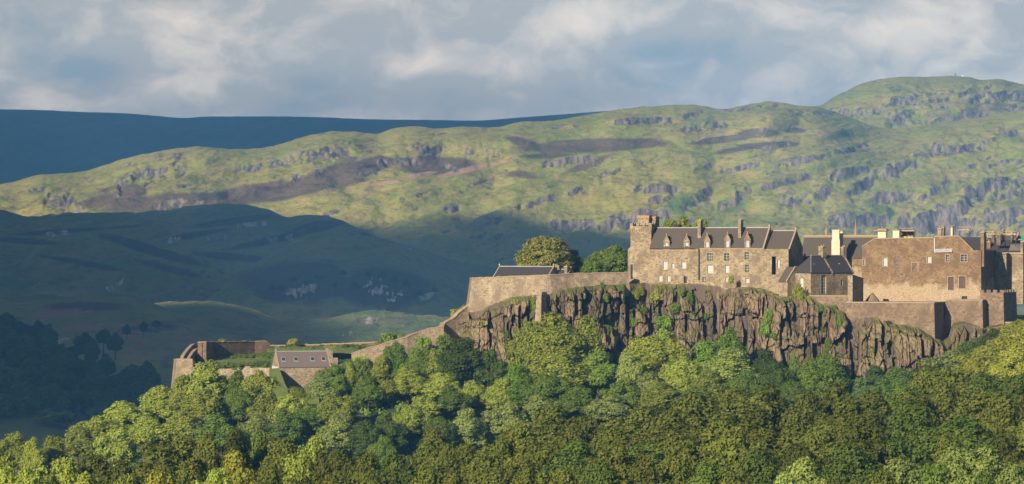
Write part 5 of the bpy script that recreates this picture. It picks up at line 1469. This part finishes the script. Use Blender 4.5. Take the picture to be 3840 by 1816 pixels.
# ------------------------------------------------------------------ undergrowth between the trees
ur = np.random.RandomState(77)
tx = np.array([[(t_[0] - CX) / F * t_[3], t_[3]] for t_ in TREES])
ii = ur.randint(0, len(tx), 1500)
cx = tx[ii, 0] + ur.normal(0, 7, 1500); cy = tx[ii, 1] + ur.normal(0, 9, 1500)
cr = ur.uniform(.9, 2.1, 1500)
cc = np.stack([cx, cy, ground(cx, cy) + cr * .35], -1)
V = leaves(cc, cr, np.full(1500, 95), .42, ur)
um = tri_mesh("undergrowth", V, np.arange(len(V)).reshape(-1, 3))
tag(link("undergrowth", um, LEAF["m"]), "bushy undergrowth between the trees", kind="stuff")

# rough grass and brambles on the battery's banks
V_ = []
for (x0, y0, Y0), (x1, y1, Y1), n_, w_ in (((740, 1372, 990), (1050, 1362, 992), 70, 12), ((860, 1338, 1008), (1030, 1330, 1008), 50, 5), ((1010, 1308, 1026), (1400, 1306, 1022), 90, 10), ((1200, 1400, 976), (1330, 1362, 980), 26, 20), ((900, 1366, 996), (1040, 1352, 998), 50, 12)):
    for i_ in range(n_):
        f_ = ur.rand(); yy = y0 + (y1 - y0) * f_ + ur.normal(0, w_ * .5); V_.append(P(x0 + (x1 - x0) * f_, yy, Y0 + (Y1 - Y0) * f_ - (yy - y0 - (y1 - y0) * f_) * .8))
V_ = np.array(V_)
rr_ = ur.uniform(.35, .95, len(V_))
V = leaves(V_, rr_, np.full(len(V_), 70), .24, ur, .55)
tag(link("rough_grass", tri_mesh("rough_grass", V, np.arange(len(V)).reshape(-1, 3)), LEAF["g"]), "rough grass and brambles on the battery banks", kind="stuff")

# ------------------------------------------------------------------ shrubs on the crag and walls
def shrub_mesh(seed, n=16, per=90, size=.22):
    r = np.random.RandomState(seed)
    C = r.uniform(-1, 1, (n, 3)) * np.array([.75, .55, .8]); C[:, 2] = np.abs(C[:, 2])
    C *= (1 - .35 * C[:, 2:3])
    V = leaves(C, r.uniform(.28, .55, n), np.full(n, per), size * .5, r)
    me = tri_mesh("shrub", V, np.arange(len(V)).reshape(-1, 3)); me.materials.append(LEAF["l"])
    return me


SHR = [shrub_mesh(70 + i) for i in range(4)]
# x, y of the middle, width, height, distance in front of the wall line, kind, label
SH = [(2333, 1085, 26, 44, 3.6, "m", "green shrub at the top of the cleft under the tower's left corner"), (2398, 1082, 40, 50, 3.8, "y", "yellow green shrub on the crag top under the square tower"), (2380, 1102, 36, 34, 4.5, "l", "light shrub just below the yellow green one under the tower"),
      (2457, 1102, 42, 44, 4.2, "l", "broad light shrub on the crag top right of the tower"), (2480, 1088, 28, 30, 3.8, "m", "small green shrub under the paired low windows"), (2526, 1092, 26, 40, 3.8, "v", "vivid shrub on the crag rim left of the small door"), (2559, 1088, 28, 34, 3.6, "m", "small shrub under the small dark door"),
      (2587, 1110, 34, 56, 4.6, "v", "tall vivid shrub hanging right of the small door"), (2538, 1142, 44, 44, 5.4, "m", "mid green shrub on the ledge between two clefts"), (2415, 1160, 36, 44, 6.0, "m", "shrub on the rock face below the tower"), (2497, 1192, 74, 66, 6.6, "v", "large bright shrub halfway down the crag"),
      (2380, 1200, 34, 44, 6.6, "m", "dull shrub low in the cleft below the tower"), (2884, 1175, 40, 60, 6.0, "v", "upper clump of the tall ivy streak on the crag"), (2872, 1220, 46, 60, 6.8, "v", "lower clump of the tall ivy streak on the crag"), (2992, 1085, 44, 84, 3.4, "y", "pointed bright shrub left of the hip roofed house"), (3010, 1108, 50, 40, 3.6, "l", "low bright shrub under the pointed one"),
      (3077, 1154, 24, 26, 3.2, "v", "small bright shrub on the wall under the hip roofed house"), (3124, 1150, 36, 42, 3.4, "v", "bright shrub left of the terrace wall corner"), (3148, 1200, 24, 52, 4.2, "v", "narrow green shrub at the terrace wall's left corner"), (3106, 1285, 30, 70, 6.0, "m", "tall dull shrub low on the crag"),
      (2259, 1066, 22, 42, 2.8, "m", "narrow green shrub on the curtain wall rim"), (2272, 1106, 24, 44, 4.6, "m", "green shrub hanging under the curtain wall"), (2284, 1228, 32, 34, 7.0, "d", "dark round shrub low on the crag under the curtain wall"), (1999, 1136, 34, 60, 4.6, "m", "green shrub left of the tall buttress"), (1935, 1126, 30, 26, 3.4, "l", "small shrub on the bastion's foot"),
      (1810, 1210, 24, 24, 4.0, "l", "small shrub on the pale rock below the bastion"), (1900, 1250, 22, 40, 6.0, "m", "small shrub in the columns below the bastion"), (2900, 1255, 34, 26, 6.8, "m", "small shrub under the tall ivy streak"), (3330, 1208, 40, 22, 3.8, "o", "low brown green shrub at the terrace wall's foot"),
      (2160, 1078, 22, 20, 2.6, "l", "tiny shrub under the middle of the curtain wall"), (3090, 1230, 30, 26, 5.0, "o", "dull shrub on the ledge under the retaining wall"), (2650, 1180, 26, 30, 6.0, "m", "small shrub inside the widest cleft")]


def shrub(x, y, w_, h_, Y, kd, label, group="shrubs growing on the crag", cat="shrub"):
    o = bpy.data.objects.new("shrub", random.choice(SHR)); COL.objects.link(o)
    k = Y / F
    o.location = ((x - CX) * k, Y, ZC - (y + h_ / 2 - CY) * k)
    o.scale = (w_ * k / 2.1, max(w_ * k / 2.4, .6), h_ * k / 1.35)
    o.rotation_euler = (0, 0, random.uniform(-.5, .5))
    o.material_slots[0].link = "OBJECT"; o.material_slots[0].material = LEAF[kd]
    return tag(o, label, cat, group)


for x, y, w_, h_, f_, kd, l_ in SH:
    i = int(np.clip(np.searchsorted(pxs, x), 0, nc - 1))
    zz = ZC - (y - CY) / F * Yw[i]
    j = int(np.argmin(np.abs(Zc[:, i] - zz)))
    sl = slice(max(i - 6, 0), i + 7)
    shrub(x, y, w_, h_, float(Yc_[j, sl].min()) + .25, kd, l_)
shrub(2743, 1040, 26, 36, 992.5, "y", "yellow green shrub growing on the long range's wall under a window", "plants on the castle walls")
shrub(835, 1274, 34, 18, 1018, "l", "small tuft on top of the tall battery wall", "plants on the castle walls")
shrub(1100, 1276, 46, 28, 1033, "y", "bright tuft behind the slate roofed cottage", "plants on the castle walls")
shrub(1475, 1262, 110, 66, 1003, "m", "broad green bush behind the sloping curtain wall", "plants on the castle walls")
shrub(1432, 1282, 60, 34, 1003, "m", "low green bush left of the broad one behind the sloping wall", "plants on the castle walls")
shrub(1708, 1170, 46, 52, 1018, "y", "bright yellow green bush at the top of the sloping wall", "plants on the castle walls")
for x, y, w_, h_, Y, kd, l_ in [(1352, 1342, 60, 44, 985, 'l', "light bush at the low end of the sloping wall"), (1470, 1316, 80, 60, 986, 'm', "green bush against the middle of the sloping wall"), (1590, 1276, 70, 60, 988, 'v', "bright bush against the upper part of the sloping wall"), (1668, 1262, 60, 60, 990, 'm', "bush below the step in the sloping wall"),
                              (1310, 1296, 70, 26, 1018, "d", "dark bush on the rough grass behind the cottage"), (1350, 1300, 50, 24, 1014, "m", "green bush on the rough grass near the sloping wall"), (1160, 1306, 70, 24, 1018, "m", "low bush above the cottage roof"), (1240, 1302, 60, 20, 1020, "l", "light bush above the cottage's right gable"),
                              (1010, 1342, 44, 34, 1000, "m", "bush against the cottage's white gable"), (985, 1362, 70, 34, 990, "d", "dark bush on the bank left of the cottage"), (1060, 1310, 50, 22, 1020, "l", "light bush at the cottage's left ridge end"), (930, 1335, 60, 16, 1005, "o", "dry tuft on the bank under the battery wall")]:
    shrub(x, y, w_, h_, Y, kd, l_, "bushes on the grassy battery")

# ------------------------------------------------------------------ the shaded wood beyond the castle, and lone trees on the hill foot
def far_tree(x, y, w_, h_, Y, kd, label, group):
    z = ZC - (y - CY) / F * Y
    return tree("distant_tree", x, y, w_, Y, kd, label, group, base=z - h_ / F * Y, crown=random.choice(FARC), trunk=True, hmin=1, hmax=60)


for i, (x, y, w_, h_) in enumerate([(475, 1218, 34, 46), (538, 1205, 34, 50), (586, 1200, 34, 42)]):
    far_tree(x, y, w_, h_, 2620, "w", ["left", "middle", "right"][i] + " of three lone dark trees on the heather slope", "lone trees on the heather slope")
FW = [(20, 1172, 90, 130), (80, 1205, 80, 130), (140, 1206, 70, 140), (180, 1215, 60, 140), (-20, 1190, 90, 150), (50, 1270, 90, 120), (110, 1290, 80, 110), (160, 1300, 80, 110), (320, 1250, 70, 110), (345, 1275, 50, 110), (388, 1232, 52, 90), (432, 1250, 52, 90),
      (230, 1290, 60, 110), (265, 1300, 60, 100), (240, 1330, 70, 100), (290, 1345, 70, 90), (340, 1345, 70, 90), (400, 1330, 60, 100), (200, 1350, 80, 90), (370, 1385, 80, 90), (440, 1400, 60, 100), (500, 1370, 80, 110), (545, 1355, 70, 120), (575, 1395, 60, 110), (520, 1440, 80, 90), (460, 1455, 80, 90), (430, 1470, 80, 80), (600, 1440, 80, 100), (330, 1420, 80, 80), (290, 1400, 80, 80)]
wr = random.Random(3)
for i_ in range(62):
    x = wr.uniform(-30, 640); top = 1195 + max(x, 0) * .36
    y = top + abs(wr.gauss(0, 1)) * 70 + 10
    if x > 220 and y < 1270:
        y += 60
    FW.append((x, y, wr.uniform(60, 95), wr.uniform(75, 105)))
RW = [(1240, "topmost"), (1290, "second"), (1340, "third"), (1390, "fourth"), (1440, "fifth"), (9999, "lowest")]
XW = [(60, "at its left edge"), (160, "in its left part"), (280, "left of its centre"), (400, "right of its centre"), (520, "in its right part"), (9999, "beside the battery")]
fl = single_out([(x, f"dark tree, {next(r_ for l_, r_ in RW if y < l_)} row of shaded valley wood, {next(r_ for l_, r_ in XW if x < l_)}") for x, y, w_, h_ in FW])
for (x, y, w_, h_), l_ in zip(FW, fl):
    far_tree(x, y, w_ * 1.25, h_ * .9, 2260 - (y - 1170) * .9, "w", l_, "shaded trees in the valley wood")
# the same wood on the near hillside at the lower left
NS = []
for i_ in range(46):
    x = wr.uniform(-40, 470)
    yc_ = float(curve([(-900, 1250), (-300, 1300), (0, 1335), (80, 1345), (150, 1362), (220, 1395), (300, 1450), (370, 1500), (430, 1535), (520, 1590), (640, 1660)], x))
    f_ = wr.uniform(0, 1) ** 1.3 * .72
    yb_ = yc_ + (1750 - yc_) * f_
    s_ = (1.6 - math.sqrt(max(2.56 - 2.4 * (1 - f_), 0))) / 1.2
    NS.append((x, yb_, 1640 + 360 * s_, wr.uniform(70, 115), wr.uniform(60, 90)))
nl = single_out([(q[0], f"dark tree, {'upper' if q[1] < 1450 else 'middle' if q[1] < 1540 else 'lower'} part of near shaded hillside, {next(r_ for l_, r_ in XW if q[0] < l_)}") for q in NS])
for (x, yb_, Y_, w_, h_), l_ in zip(NS, nl):
    far_tree(x, yb_ - h_, w_, h_, Y_, "w", l_, "shaded trees on the near hillside")
# scrub that clothes the wooded crags on the knoll
FS = [(1010 + i * 47 + random.uniform(-12, 12), 1030 + random.uniform(-20, 70) + (0 if i < 11 else 20), random.uniform(24, 44), random.uniform(22, 36)) for i in range(14)]
for (x, y, w_, h_), l_ in zip(FS, single_out([(q[0], "small dark tree among pale crags on the shaded knoll") for q in FS])):
    far_tree(x, y, w_, h_, 3560, "w", l_, "trees on the shaded knoll")

# ------------------------------------------------------------------ summit cairn and hut on the dome
def summit(x, y, w_, h_, Y, name, label, mat, cat):
    k = Y / F
    m = MB(); a = w_ * k / 2
    m.hexa([(-a, -a, -4), (a, -a, -4), (a, a, -4), (-a, a, -4)], [(-a * .6, -a * .6, h_ * k), (a * .6, -a * .6, h_ * k), (a * .6, a * .6, h_ * k), (-a * .6, a * .6, h_ * k)])
    m.box(-a * .35, a * .35, -a * .35, a * .35, h_ * k, h_ * k * 1.35)
    o = m.build(name, mat, None, ((x - CX) * k, Y, ZC - (y - CY) * k)); tag(o, label, cat)


summit(3583, 286, 7, 9, 6700, "summit_cairn", "stone cairn on the rounded summit", STONE_D, "cairn")
summit(3609, 287, 10, 4, 6700, "summit_marker", "pale low monument beside the summit cairn", PAINT, "monument")
